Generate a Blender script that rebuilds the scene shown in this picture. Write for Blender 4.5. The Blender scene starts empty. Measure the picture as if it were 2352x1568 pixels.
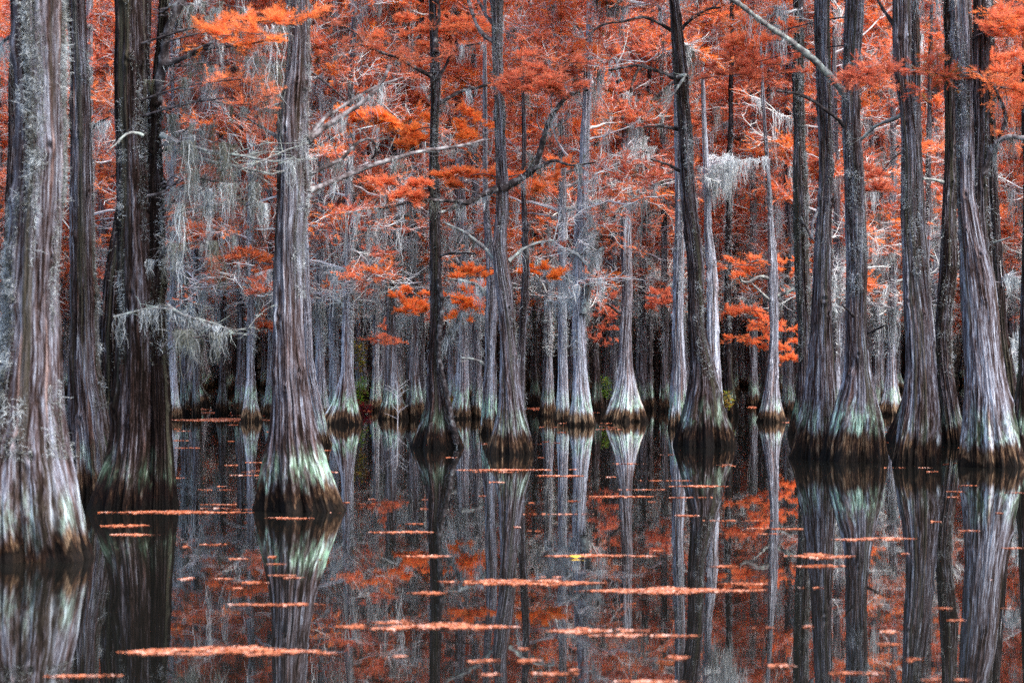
import bpy, math, random
import numpy as np

# ------------------------------------------------------------------ basics
C = bpy.context.scene.collection
np.seterr(all='ignore')
rng = np.random.default_rng(11)
random.seed(5)
HC, FD, CXD, HY = 1.6, 4574.0, 1176.0, 818.0     # eye height, focal length, centre and horizon of the survey sheet


def P(x, y, d):
    return np.array([(x - CXD) / FD * d, d, HC + (HY - y) / FD * d])


def dist(yb):
    return FD * HC / (yb - HY)


def vnoise(x, y, z, seed=0):
    x, y, z = np.broadcast_arrays(x, y, z)
    xi, yi, zi = np.floor(x).astype(np.int64), np.floor(y).astype(np.int64), np.floor(z).astype(np.int64)
    fx, fy, fz = x - xi, y - yi, z - zi
    fx, fy, fz = [f * f * (3 - 2 * f) for f in (fx, fy, fz)]

    def h(i, j, k):
        n = (i * 374761393 + j * 668265263 + k * 1442695041 + seed * 97531357) & 0xffffffff
        n = ((n ^ (n >> 13)) * 1274126177) & 0xffffffff
        n = ((n ^ (n >> 15)) * 2246822519) & 0xffffffff
        return ((n ^ (n >> 16)) & 0xffffff) / float(0xffffff)
    r = 0
    for a in (0, 1):
        for b in (0, 1):
            for c in (0, 1):
                w = (fx if a else 1 - fx) * (fy if b else 1 - fy) * (fz if c else 1 - fz)
                r = r + w * h(xi + a, yi + b, zi + c)
    return r


class Acc:
    """collects vertices, quads and triangles, then links them as ONE mesh object"""

    def __init__(s):
        s.v, s.q, s.t, s.r, s.b, s.n = [], [], [], [], [], 0

    def add(s, v, q=None, t=None, rnd=None, bark=None):
        v = np.asarray(v, float).reshape(-1, 3)
        s.v.append(v)
        if q is not None and len(q):
            s.q.append(np.asarray(q).reshape(-1, 4) + s.n)
        if t is not None and len(t):
            s.t.append(np.asarray(t).reshape(-1, 3) + s.n)
        s.r.append(np.full(len(v), 0.5) if rnd is None else np.asarray(rnd, float).reshape(-1))
        s.b.append(v if bark is None else np.asarray(bark).reshape(-1, 3))
        s.n += len(v)

    def mesh(s, name, mat, smooth=False):
        me = bpy.data.meshes.new(name)
        v = np.concatenate(s.v).astype(np.float32)
        q = np.concatenate(s.q) if s.q else np.zeros((0, 4), int)
        t = np.concatenate(s.t) if s.t else np.zeros((0, 3), int)
        me.vertices.add(len(v))
        me.vertices.foreach_set('co', v.ravel())
        loops = np.concatenate([q.ravel(), t.ravel()]).astype(np.int32)
        me.loops.add(len(loops))
        me.loops.foreach_set('vertex_index', loops)
        nf = len(q) + len(t)
        me.polygons.add(nf)
        st = np.concatenate([np.arange(len(q)) * 4, len(q) * 4 + np.arange(len(t)) * 3]).astype(np.int32)
        me.polygons.foreach_set('loop_start', st)
        me.update(calc_edges=True)
        me.polygons.foreach_set('use_smooth', np.full(nf, smooth))
        a = me.attributes.new('rnd', 'FLOAT', 'POINT')
        a.data.foreach_set('value', np.concatenate(s.r).astype(np.float32))
        a = me.attributes.new('bark', 'FLOAT_VECTOR', 'POINT')
        a.data.foreach_set('vector', np.concatenate(s.b).astype(np.float32).ravel())
        me.materials.append(mat)
        return me

    def build(s, name, mat, parent=None, smooth=False):
        if not s.v:
            return None
        return link(name, s.mesh(name, mat, smooth), parent)


def link(name, me, parent=None):
    o = bpy.data.objects.new(name, me)
    C.objects.link(o)
    if parent is not None:
        o.parent = parent
    if name == 'hanging_moss' or name == 'clinging_moss':
        o['kind'] = 'stuff'
    return o


def thing(name, label, cat, loc=(0, 0, 0), group=None):
    o = bpy.data.objects.new(name, None)
    o.empty_display_size = .2
    C.objects.link(o)
    o.location = loc
    o['label'] = label
    o['category'] = cat
    if group:
        o['group'] = group
    return o


# ------------------------------------------------------------------ materials
def mat(name):
    m = bpy.data.materials.new(name)
    m.use_nodes = True
    nt = m.node_tree
    nt.nodes.clear()
    out = nt.nodes.new('ShaderNodeOutputMaterial')
    return m, nt, out


def N(nt, t, **kw):
    n = nt.nodes.new(t)
    for k, v in kw.items():
        setattr(n, k, v)
    return n


def ramp(nt, fac, stops, interp='LINEAR'):
    r = N(nt, 'ShaderNodeValToRGB')
    r.color_ramp.interpolation = interp
    e = r.color_ramp.elements
    while len(e) < len(stops):
        e.new(0.5)
    for i, (p, c) in enumerate(stops):
        e[i].position = p
        e[i].color = (*c, 1) if len(c) == 3 else c
    nt.links.new(fac, r.inputs[0])
    return r.outputs[0]


def math_(nt, op, a, b=None, c=None, clamp=False):
    n = N(nt, 'ShaderNodeMath', operation=op, use_clamp=clamp)
    for i, v in enumerate((a, b, c)):
        if v is None:
            continue
        if hasattr(v, 'is_linked'):
            nt.links.new(v, n.inputs[i])
        else:
            n.inputs[i].default_value = v
    return n.outputs[0]


def mix(nt, fac, a, b, mode='MIX'):
    n = N(nt, 'ShaderNodeMix', data_type='RGBA', blend_type=mode)
    for s, v in ((n.inputs[0], fac), (n.inputs[6], a), (n.inputs[7], b)):
        if hasattr(v, 'is_linked'):
            nt.links.new(v, s)
        elif isinstance(v, tuple):
            s.default_value = (*v, 1)
        else:
            s.default_value = v
    return n.outputs[2]


def noise(nt, vec, scale, detail=2, rough=.5, xyz=(1, 1, 1), off=None):
    mp = N(nt, 'ShaderNodeMapping')
    mp.inputs['Scale'].default_value = xyz
    nt.links.new(vec, mp.inputs[0])
    if off is not None:
        nt.links.new(off, mp.inputs['Location'])
    n = N(nt, 'ShaderNodeTexNoise')
    n.inputs['Scale'].default_value = scale
    n.inputs['Detail'].default_value = detail
    n.inputs['Roughness'].default_value = rough
    nt.links.new(mp.outputs[0], n.inputs[0])
    return n.outputs[0]


def objprop(nt, name):
    a = N(nt, 'ShaderNodeAttribute', attribute_type='OBJECT', attribute_name=name)
    return a.outputs['Fac']


def smooth(nt, v, lo, hi):
    n = N(nt, 'ShaderNodeMapRange', interpolation_type='SMOOTHSTEP')
    for i, x in enumerate((v, lo, hi)):
        if hasattr(x, 'is_linked'):
            nt.links.new(x, n.inputs[i])
        else:
            n.inputs[i].default_value = x
    return n.outputs[0]


def bark_material():
    m, nt, out = mat('cypress_bark')
    at = N(nt, 'ShaderNodeAttribute', attribute_name='bark')
    v = at.outputs['Vector']
    pos = N(nt, 'ShaderNodeNewGeometry').outputs['Position']
    sx = N(nt, 'ShaderNodeSeparateXYZ')
    nt.links.new(pos, sx.inputs[0])
    Z = sx.outputs[2]
    oi = N(nt, 'ShaderNodeObjectInfo')
    rnd = oi.outputs['Random']
    cmb = N(nt, 'ShaderNodeCombineXYZ')
    for i in range(3):
        nt.links.new(math_(nt, 'MULTIPLY', rnd, 31.7 + 9 * i), cmb.inputs[i])
    off = cmb.outputs[0]
    wv = N(nt, 'ShaderNodeTexNoise')
    wv.inputs['Scale'].default_value = 2.2
    nt.links.new(v, wv.inputs[0])
    wa = N(nt, 'ShaderNodeVectorMath', operation='SCALE')
    nt.links.new(wv.outputs['Color'], wa.inputs[0])
    wa.inputs['Scale'].default_value = .22
    wb_ = N(nt, 'ShaderNodeVectorMath', operation='ADD')
    nt.links.new(v, wb_.inputs[0])
    nt.links.new(wa.outputs[0], wb_.inputs[1])
    v0, v = v, wb_.outputs[0]
    fine = noise(nt, v, 13, 4, .7, (1, 1, .17), off)       # narrow peeling strips
    mid = noise(nt, v, 5.5, 3, .6, (1, 1, .20), off)       # broad strips
    big = noise(nt, v, 1.5, 2, .5, (1, 1, .35), off)       # weathered areas
    tiny = noise(nt, v, 34, 3, .7, (1, 1, .30), off)       # splinters
    f = math_(nt, 'ADD', math_(nt, 'MULTIPLY', fine, .50), math_(nt, 'MULTIPLY', mid, .28))
    f = math_(nt, 'ADD', f, math_(nt, 'MULTIPLY', tiny, .22))
    f = math_(nt, 'ADD', f, math_(nt, 'MULTIPLY', math_(nt, 'SUBTRACT', big, .5), .22))
    f = math_(nt, 'ADD', f, math_(nt, 'MULTIPLY', objprop(nt, 'tone'), .1))
    col = ramp(nt, f, [(.41, (.016, .009, .007)), (.455, (.062, .038, .034)), (.50, (.165, .138, .155)),
                       (.545, (.31, .31, .37)), (.605, (.62, .68, .80))])
    red = smooth(nt, noise(nt, v, 4.5, 3, .6, (1, 1, .12), math_vec(nt, off, 7)), .54, .68)
    col = mix(nt, math_(nt, 'MULTIPLY', red, .75), col, ramp(nt, f, [(.41, (.016, .007, .004)), (.50, (.15, .070, .048)), (.59, (.50, .30, .23))]))
    tm = N(nt, 'ShaderNodeMapRange')
    nt.links.new(objprop(nt, 'tone'), tm.inputs[0])
    for i_, x_ in enumerate((-.8, .8, .42, .92)):
        tm.inputs[1 + i_].default_value = x_
    sc_n = N(nt, 'ShaderNodeVectorMath', operation='SCALE')
    nt.links.new(col, sc_n.inputs[0])
    nt.links.new(tm.outputs[0], sc_n.inputs['Scale'])
    col = sc_n.outputs[0]
    # broad dark algae runs
    dk = smooth(nt, noise(nt, v, 1.7, 3, .6, (1, 1, .13), math_vec(nt, off, 19)), .53, .66)
    dk = math_(nt, 'MULTIPLY', dk, math_(nt, 'ADD', .55, objprop(nt, 'dark')), clamp=True)
    col = mix(nt, dk, col, mix(nt, f, (.006, .006, .004), (.115, .105, .075)))
    # lichen band with a ragged edge, dark wet foot under it
    rag = noise(nt, v, 6, 3, .6, (1, 1, .10), off)
    rag2 = noise(nt, v, 2.0, 2, .5, (1, 1, .5), off)
    zz = math_(nt, 'ADD', Z, math_(nt, 'MULTIPLY', math_(nt, 'SUBTRACT', rag, .5), .55))
    zz = math_(nt, 'ADD', zz, math_(nt, 'MULTIPLY', math_(nt, 'SUBTRACT', rag2, .5), .40))
    wet = objprop(nt, 'wet')
    lic = objprop(nt, 'lichen')
    up = smooth(nt, zz, math_(nt, 'MULTIPLY', wet, .9), math_(nt, 'ADD', wet, .13))
    dn = math_(nt, 'SUBTRACT', 1.0, smooth(nt, zz, math_(nt, 'ADD', lic, .02), math_(nt, 'ADD', lic, .30)))
    band = math_(nt, 'MULTIPLY', up, dn)
    patch = smooth(nt, noise(nt, v, 2.6, 4, .7, (1, 1, .9), math_vec(nt, off, 3)), .44, .60)
    crust = smooth(nt, f, .46, .58)
    lm = math_(nt, 'MULTIPLY', math_(nt, 'MULTIPLY', band, math_(nt, 'ADD', .06, math_(nt, 'MULTIPLY', patch, .85))),
               math_(nt, 'ADD', .25, math_(nt, 'MULTIPLY', crust, .75)))
    lm = math_(nt, 'MULTIPLY', lm, objprop(nt, 'green'), clamp=True)
    lcol = ramp(nt, fine, [(.36, (.12, .26, .15)), (.52, (.38, .68, .46)), (.64, (.68, .92, .76))])
    col = mix(nt, lm, col, lcol)
    # whitish ridges through the band
    wb = math_(nt, 'MULTIPLY', math_(nt, 'MULTIPLY', band, smooth(nt, f, .53, .62)), .28)
    col = mix(nt, wb, col, (.66, .76, .80))
    wetc = ramp(nt, f, [(.42, (.004, .002, .002)), (.49, (.022, .011, .007)), (.55, (.10, .058, .034)), (.62, (.24, .17, .11))])
    col = mix(nt, math_(nt, 'SUBTRACT', 1.0, up), col, wetc)
    blk = math_(nt, 'SUBTRACT', 1.0, smooth(nt, zz, math_(nt, 'MULTIPLY', wet, .25), math_(nt, 'MULTIPLY', wet, .55)))
    col = mix(nt, math_(nt, 'MULTIPLY', blk, .9), col, (.005, .004, .0035))
    b = N(nt, 'ShaderNodeBsdfPrincipled')
    nt.links.new(col, b.inputs['Base Color'])
    nt.links.new(ramp(nt, up, [(0, (.75,) * 3), (1, (.9,) * 3)]), b.inputs['Roughness'])
    b.inputs['Specular IOR Level'].default_value = .08
    bp = N(nt, 'ShaderNodeBump')
    bp.inputs['Strength'].default_value = 1.0
    bp.inputs['Distance'].default_value = .05
    nt.links.new(f, bp.inputs['Height'])
    nt.links.new(bp.outputs[0], b.inputs['Normal'])
    nt.links.new(b.outputs[0], out.inputs[0])
    return m


def math_vec(nt, v, k):
    n = N(nt, 'ShaderNodeVectorMath', operation='ADD')
    nt.links.new(v, n.inputs[0])
    n.inputs[1].default_value = (k, k * 1.7, k * .6)
    return n.outputs[0]


def limb_material(name, stops, sc=9):
    m, nt, out = mat(name)
    g = N(nt, 'ShaderNodeNewGeometry').outputs['Position']
    n = noise(nt, g, sc, 4, .65)
    at = N(nt, 'ShaderNodeAttribute', attribute_name='rnd').outputs['Fac']
    f = math_(nt, 'ADD', n, math_(nt, 'MULTIPLY', math_(nt, 'SUBTRACT', at, .5), .35))
    col = ramp(nt, f, stops)
    b = N(nt, 'ShaderNodeBsdfPrincipled')
    b.inputs['Roughness'].default_value = .85
    b.inputs['Specular IOR Level'].default_value = .2
    nt.links.new(col, b.inputs['Base Color'])
    bp = N(nt, 'ShaderNodeBump')
    bp.inputs['Distance'].default_value = .01
    nt.links.new(n, bp.inputs['Height'])
    nt.links.new(bp.outputs[0], b.inputs['Normal'])
    nt.links.new(b.outputs[0], out.inputs[0])
    return m


def leaf_material(name, stops, trans=.45):
    m, nt, out = mat(name)
    at = N(nt, 'ShaderNodeAttribute', attribute_name='rnd').outputs['Fac']
    rnd = N(nt, 'ShaderNodeObjectInfo').outputs['Random']
    f = math_(nt, 'ADD', at, math_(nt, 'MULTIPLY', math_(nt, 'SUBTRACT', rnd, .5), .18), clamp=True)
    col = ramp(nt, f, stops)
    d = N(nt, 'ShaderNodeBsdfDiffuse')
    t = N(nt, 'ShaderNodeBsdfTranslucent')
    nt.links.new(col, d.inputs[0])
    nt.links.new(col, t.inputs[0])
    mx = N(nt, 'ShaderNodeMixShader')
    mx.inputs[0].default_value = trans
    nt.links.new(d.outputs[0], mx.inputs[1])
    nt.links.new(t.outputs[0], mx.inputs[2])
    nt.links.new(mx.outputs[0], out.inputs[0])
    return m


BARK = bark_material()
LIMB = limb_material('limb_bark', [(.36, (.018, .014, .014)), (.48, (.085, .066, .066)), (.58, (.19, .175, .185)), (.70, (.34, .37, .36))])
DLIMB = limb_material('dark_limb_bark', [(.38, (.010, .008, .008)), (.52, (.045, .034, .034)), (.63, (.16, .15, .155)), (.75, (.38, .45, .42))])
PLIMB = limb_material('lichened_limb_bark', [(.34, (.07, .055, .055)), (.46, (.18, .17, .17)), (.56, (.28, .31, .29)), (.68, (.44, .52, .47))])
TWIG = limb_material('pale_twig', [(.30, (.12, .09, .09)), (.42, (.42, .39, .42)), (.54, (.56, .56, .60)), (.70, (.70, .74, .72))], 2.5)
LEAF = leaf_material('russet_needles', [(.0, (.10, .075, .015)), (.10, (.26, .13, .03)), (.16, (.44, .075, .035)),
                                        (.34, (.74, .23, .140)), (.60, (.90, .28, .115)), (.95, (.92, .25, .030))])
MOSS = leaf_material('grey_moss', [(0, (.07, .072, .045)), (.35, (.20, .21, .19)), (.6, (.40, .43, .45)), (.95, (.72, .78, .80))], .3)
RAFTM = leaf_material('fallen_needles', [(0, (.12, .035, .018)), (.35, (.42, .115, .05)), (.75, (.62, .24, .14)), (1, (.80, .52, .44))], .1)  # pale pink stops have sky glint painted into the needle colour
SHRUB = leaf_material('shrub_leaf', [(0, (.05, .12, .02)), (.3, (.20, .36, .04)), (.5, (.30, .22, .04)), (.7, (.42, .15, .03)), (1, (.22, .012, .03))])


# ------------------------------------------------------------------ shape generators
def tube(acc, pts, rad, sides=6, rnd=.5):
    pts = np.asarray(pts, float)
    n = len(pts)
    rad = np.broadcast_to(np.asarray(rad, float), (n,))
    tg = np.gradient(pts, axis=0)
    tg /= np.linalg.norm(tg, axis=1)[:, None] + 1e-9
    ref = np.array([.31, .17, .93]) if abs(tg[:, 2]).mean() < .8 else np.array([.93, .31, .12])
    a = np.cross(tg, ref)
    a /= np.linalg.norm(a, axis=1)[:, None] + 1e-9
    b = np.cross(tg, a)
    th = np.arange(sides) * 2 * math.pi / sides
    v = pts[:, None] + rad[:, None, None] * (np.cos(th)[None, :, None] * a[:, None] + np.sin(th)[None, :, None] * b[:, None])
    i = np.arange(n - 1)[:, None] * sides
    j = np.arange(sides)[None]
    j2 = (j + 1) % sides
    q = np.stack([i + j, i + j2, i + sides + j2, i + sides + j], -1).reshape(-1, 4)
    acc.add(v, q, rnd=np.full(n * sides, rnd))


def ribbons(acc, pts, side, width, rnd):
    """pts (n,s,3) centre lines, side (n,3), width (s,) or (n,s)"""
    n, s, _ = pts.shape
    w = np.broadcast_to(width, (n, s))[..., None]
    sd = side[:, None] * w
    v = np.stack([pts - sd, pts + sd], 2)            # n,s,2,3
    base = (np.arange(n) * s * 2)[:, None] + (np.arange(s - 1) * 2)[None]
    q = np.stack([base, base + 1, base + 3, base + 2], -1).reshape(-1, 4)
    acc.add(v.reshape(-1, 3), q, rnd=np.repeat(rnd, s * 2))


def hang(acc, anchors, length, width, k=14, spread=.09, tone=.55, rg=rng):
    """curtains of hanging moss: k strands below every anchor"""
    A = np.repeat(np.asarray(anchors).reshape(-1, 3), k, 0)
    n = len(A)
    if n == 0:
        return
    L = np.repeat(np.broadcast_to(length, (n // k,)), k) * rg.uniform(.25, 1.1, n)
    s = 8
    off = rg.normal(0, spread, (n, 3)) * [1, 1, .25]
    off = off * np.repeat(rg.uniform(.4, 1.7, (n // k, 1)), k, 0)
    L = L * np.repeat(rg.uniform(.35, 1.15, n // k), k)
    tone = np.repeat(np.clip(rg.normal(tone, .20, n // k), 0, 1), k)
    t = np.linspace(0, 1, s)
    wob = np.cumsum(rg.normal(0, .026, (n, s, 2)), 1) * np.minimum(1, L * 2)[:, None, None]
    pts = np.zeros((n, s, 3))
    pinch = (1 - .75 * t)[None, :]
    pts[..., 0] = A[:, None, 0] + off[:, None, 0] * pinch + wob[..., 0]
    pts[..., 1] = A[:, None, 1] + off[:, None, 1] * pinch + wob[..., 1]
    pts[..., 2] = A[:, None, 2] + off[:, None, 2] - L[:, None] * t[None]
    a = rg.uniform(0, math.pi, n)
    side = np.stack([np.cos(a), np.sin(a), rg.normal(0, .2, n)], 1)
    ribbons(acc, pts, side, width * (1.1 - .8 * t), np.clip(rg.normal(0, .14, n) + tone, 0, 1))


def sprays(acc, O, A, L, rnd, K=7, w=.006, l=.06, lift=.35, rg=rng):
    """feathery needle sprays: two rows of K slim leaflets along each axis"""
    n = len(O)
    if n == 0:
        return
    A = A / (np.linalg.norm(A, axis=1)[:, None] + 1e-9)
    up = np.tile([0, 0, 1.0], (n, 1)) + rg.normal(0, .45, (n, 3))
    S = np.cross(A, up)
    S /= np.linalg.norm(S, axis=1)[:, None] + 1e-9
    U = np.cross(S, A)
    t = np.tile(np.linspace(.05, 1, K), 2)[None, :, None]
    sg = np.repeat([1, -1], K)[None, :, None]
    Lb = np.broadcast_to(L, (n,))[:, None, None]
    pos = O[:, None] + A[:, None] * Lb * t
    J = rg.normal(0, .28, (n, 2 * K, 3))
    D = A[:, None] * .55 + S[:, None] * sg + U[:, None] * lift + J
    D /= np.linalg.norm(D, axis=2)[..., None]
    ll = l * (1.15 - .55 * t) * rg.uniform(.6, 1.2, (n, 2 * K, 1))
    tip = pos + D * ll
    W = A[:, None] * w + U[:, None] * rg.normal(0, w * .5, (n, 2 * K, 1))
    v = np.stack([pos - W, pos + W, tip], 2).reshape(-1, 3)
    tr = np.arange(n * 2 * K * 3).reshape(-1, 3)
    acc.add(v, t=tr, rnd=np.repeat(np.clip(rnd, 0, 1), 2 * K * 3))


def walk(p, d, L, n, jit, up=0.0, rg=random):
    p = np.array(p, float)
    d = np.array(d, float)
    d /= np.linalg.norm(d)
    pts = [p.copy()]
    for i in range(n):
        d = d + np.array([rg.gauss(0, jit), rg.gauss(0, jit), rg.gauss(0, jit * .8) + up])
        d /= np.linalg.norm(d)
        p = p + d * L / n
        pts.append(p.copy())
    return np.array(pts)


def at_len(pts, t):
    s = t * (len(pts) - 1)
    i = min(int(s), len(pts) - 2)
    return pts[i] + (pts[i + 1] - pts[i]) * (s - i), pts[i + 1] - pts[i]


def twig_out(br, pts, n, L, r, rnd=.6, up=.03, flat=.6):
    """side twigs off a branch; returns their centre lines"""
    o = []
    for k in range(n):
        p, d = at_len(pts, random.uniform(.1, 1))
        d = d / (np.linalg.norm(d) + 1e-9)
        a = random.uniform(0, 2 * math.pi)
        e = np.array([math.cos(a), math.sin(a), random.uniform(-.5, .7) * flat])
        q = walk(p, d * .6 + e, L * random.uniform(.5, 1.2), 3, .28, up)
        tube(br, q, np.linspace(r, r * .45, 4), 3, rnd + random.uniform(-.3, .3))
        o.append(q)
    return o


def crown(seed, H, zmin, fol_lo, fol_hi, moss, nl, reach=1.0, mosslo=2.5, leafp=1.0, fine=1.0):
    """limbs, needles and hanging moss round a vertical stem at the origin"""
    random.seed(seed)
    rg = np.random.default_rng(seed)
    br, fo, mo = Acc(), Acc(), Acc()
    SO, SA, SR, anch, alen = [], [], [], [], []
    for i in range(nl):
        u = (i + random.random()) / nl
        z = zmin + (H - zmin) * u ** .85
        az = random.uniform(0, 2 * math.pi)
        L = reach * random.uniform(.9, 3.0) * (1 - .55 * u ** 2) * (.65 if z < fol_lo else 1)
        d = np.array([math.cos(az), math.sin(az), random.uniform(-.05, .65)])
        pts = walk((0, 0, z), d, L, 9, .24, .01)
        r0 = random.uniform(.018, .05) * (1 - .5 * u)
        tone = random.choice([.15, .5, .8, .9])
        tube(br, pts, np.linspace(r0, .008, 10), 5, tone)
        f = np.clip((z - fol_lo) / (fol_hi - fol_lo), 0, 1)
        for k in range(random.randint(5, 8)):
            p, dd = at_len(pts, random.uniform(.2, 1))
            a = random.uniform(0, 2 * math.pi)
            e = dd / (np.linalg.norm(dd) + 1e-9) * .7 + np.array([math.cos(a), math.sin(a), random.uniform(-.25, .5)])
            sub = walk(p, e, random.uniform(.35, 1.15) * reach ** .5, 5, .26, .02)
            tube(br, sub, np.linspace(.010, .005, 6), 4, tone + random.uniform(-.1, .4))
            tw = twig_out(br, sub, 12, .48, .0058, .8)
            leafy = random.random() < leafp * (.50 + .28 * f) if f > 0 else random.random() < .28
            if leafy:
                hue = random.choice([.30, .38, .5, .62, .78])
                dens = random.choice([.7, 1.3, 2, 3])
                for q in tw + [sub]:
                    for s in range(int(dens * 3 * fine)):
                        pp, qd = at_len(q, random.uniform(.1, 1))
                        SO.append(pp)
                        SA.append(qd / (np.linalg.norm(qd) + 1e-9) + np.array([random.gauss(0, .5), random.gauss(0, .5), random.gauss(.0, .25)]))
                        SR.append(hue + random.gauss(0, .07))
            if random.random() < moss and z > mosslo:
                for s in range(random.randint(1, 3)):
                    pp, _ = at_len(sub, random.random())
                    anch.append(pp)
                    alen.append(random.uniform(.25, .9) * (1.3 if z < fol_hi else .8))
        if random.random() < moss * 1.6:
            for s in range(5):
                pp, _ = at_len(pts, random.uniform(.1, 1))
                anch.append(pp)
                alen.append(random.uniform(.3, 1.3))
    if SO:
        SO = np.array(SO)
        sprays(fo, SO, np.array(SA), rg.uniform(.09, .18, len(SO)), np.array(SR), 6, .0085, .075, .35, rg)
        k = rg.random(len(SO)) < .10                       # hanging brown catkins
        hang(fo, SO[k], .12, .006, 5, .02, .06, rg)
    if anch:
        hang(mo, np.array(anch), np.array(alen), .0080, 16, .05, .62, rg)
    return br, fo, mo


# trunk ---------------------------------------------------------------
def trunk_acc(zs, xs, ys, rs, H, na, nz, twist=0, lob=1.0, seed=0, ztop_dense=None):
    """fluted, flared bole. arrays give height, centre and radius (ascending height)"""
    zt = ztop_dense or zs[-1]
    zz = np.concatenate([np.linspace(-.35, zt, nz), np.linspace(zt, H, max(6, nz // 8))[1:]])
    K = 9
    def itp(a):
        v = np.interp(zz, zs, a)
        ker = np.exp(-np.linspace(-1.6, 1.6, K) ** 2)
        ker /= ker.sum()
        vp = np.concatenate([np.full(K // 2, v[0]), v, np.full(K // 2, v[-1])])
        vs = np.convolve(vp, ker, 'valid')
        return np.where(zz < .12, v, vs)
    cx, cy, R = itp(xs), itp(ys), itp(rs)
    th = np.arange(na) * 2 * math.pi / na
    Z, T = np.meshgrid(zz, th, indexing='ij')
    tw = T + twist * Z + .25 * (vnoise(Z * .5, 0, 0, seed + 9) - .5)
    bx, by = np.cos(tw), np.sin(tw)
    fb = np.exp(-np.maximum(Z, 0) / .8) * lob
    n1 = vnoise(bx * 1.2 + 5, by * 1.2, Z * .4, seed) - .5
    n2 = np.abs(vnoise(bx * 3.1 + 3, by * 3.1, Z * .30, seed + 1) - .5) * 2
    n3 = np.abs(vnoise(bx * 7 + 3, by * 7, Z * .9, seed + 2) - .5) * 2
    n4 = vnoise(bx * 15 + 3, by * 15, Z * 3.2, seed + 3) - .5
    n5 = np.abs(vnoise(bx * 5.5 + 1, by * 5.5, Z * .4, seed + 6) - .5) * 2
    Rr = R[:, None]
    disp = Rr * (.30 * fb + .13) * n1 + Rr * (.26 * fb + .07) * (n2 - .45) + (.020 + .03 * fb) * (n3 - .4) + (.018 + .012 * fb) * n4 + Rr * .16 * fb * (n5 - .4)
    kr = np.random.default_rng(seed + 77)
    for _ in range(14):                                     # knots and branch scars
        z0, t0, sz = kr.uniform(.8, max(2, zt)), kr.uniform(math.pi, 2 * math.pi), kr.uniform(.025, .06)
        dth = (T - t0 + math.pi) % (2 * math.pi) - math.pi
        q2 = ((Z - z0) / (sz * 1.5)) ** 2 + (dth * Rr / sz) ** 2
        disp = disp + .045 * np.exp(-q2) - .06 * np.exp(-q2 * 5)
    wob = np.clip((zz - .6) / 1.5, 0, 1)
    cx = cx + .05 * wob * (vnoise(zz * .9, 3.1, 0, seed + 21) - .5)
    disp = disp + Rr * .12 * (wob * (vnoise(zz * 1.1, 7.7, 0, seed + 22) - .5))[:, None]
    rad = Rr + disp
    v = np.stack([cx[:, None] + np.cos(T) * rad, cy[:, None] + np.sin(T) * rad, Z], -1)
    n = len(zz)
    i = np.arange(n - 1)[:, None] * na
    j = np.arange(na)[None]
    j2 = (j + 1) % na
    q = np.stack([i + j, i + j2, i + na + j2, i + na + j], -1).reshape(-1, 4)
    acc = Acc()
    acc.add(v, q, bark=np.stack([bx, by, Z], -1))
    return acc, (zz, th, v, rad)


def fuzz(acc, surf, count, z0, z1, mask=None, length=.07, width=.0035, tone=.5, seed=0, cx=0, sidebias=0, thresh=.52):
    """curly tufts of moss that cling to the bark"""
    zz, th, v, rad = surf
    rg = np.random.default_rng(seed)
    n0 = int(count * 3)
    zi = rg.uniform(z0, z1, n0)
    ii = np.clip(np.searchsorted(zz, zi), 1, len(zz) - 2)
    jj = rg.integers(0, len(th), n0)
    t = th[jj]
    m = vnoise(np.cos(t) * 1.6 + 11, np.sin(t) * 1.6, zz[ii] * .55, seed) + .22 * (vnoise(np.cos(t) * 6, np.sin(t) * 6, zz[ii] * 2.5, seed + 4) - .5)
    m = m + sidebias * np.cos(t)
    keep = (m > thresh) & (np.sin(t) < .55)
    ii, jj, t = ii[keep][:count], jj[keep][:count], t[keep][:count]
    p = v[ii, jj]
    n = len(p)
    if n == 0:
        return
    out = np.stack([np.cos(t), np.sin(t), np.zeros(n)], 1)
    s = 5
    cl = vnoise(p[:, 0] * 9, p[:, 1] * 9, p[:, 2] * 7, seed + 8)
    L = length * rg.uniform(.3, 1.4, n) * (.45 + 1.5 * np.clip(cl - .3, 0, 1))
    d = out * rg.uniform(.25, 1.0, (n, 1)) + rg.normal(0, .55, (n, 3)) + [0, 0, -.35]
    pts = np.zeros((n, s, 3))
    pts[:, 0] = p - out * .004
    for k in range(1, s):
        d = d + rg.normal(0, .85, (n, 3)) + [0, 0, -.22]
        d /= np.linalg.norm(d, axis=1)[:, None]
        pts[:, k] = pts[:, k - 1] + d * (L / (s - 1))[:, None]
    side = rg.normal(0, 1, (n, 3))
    side /= np.linalg.norm(side, axis=1)[:, None]
    ribbons(acc, pts, side, width * np.array([1, .9, .8, .6, .3]), np.clip(rg.normal(tone, .2, n) + (cl - .5) * .8, 0, 1))


# ------------------------------------------------------------------ crown stock (shared by copies)
STOCK = []
for k, (s, H, zm, lo, hi, ms, nl, rc, lp) in enumerate([
        (101, 17.5, 2.9, 4.0, 6.0, .16, 56, 1.05, 1.0),
        (102, 18.5, 2.5, 4.6, 6.8, .26, 56, 1.10, .95),
        (103, 16.5, 3.1, 4.2, 6.2, .12, 52, 1.15, 1.0),
        (104, 19.0, 2.3, 5.0, 7.4, .32, 56, 1.00, .95),
        (105, 18.0, 3.0, 3.9, 5.6, .12, 56, 1.20, 1.0),
        (106, 17.0, 2.2, 5.0, 7.2, .28, 52, 1.05, .95),
        (107, 19.5, 4.2, 4.6, 6.6, .10, 56, 1.25, 1.0)]):
    b, f, m_ = crown(s, H, zm, lo, hi, ms, nl, rc, leafp=lp)
    STOCK.append((b.mesh('branchwork', TWIG), f.mesh('foliage', LEAF), m_.mesh('hanging_moss', MOSS)))
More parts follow.
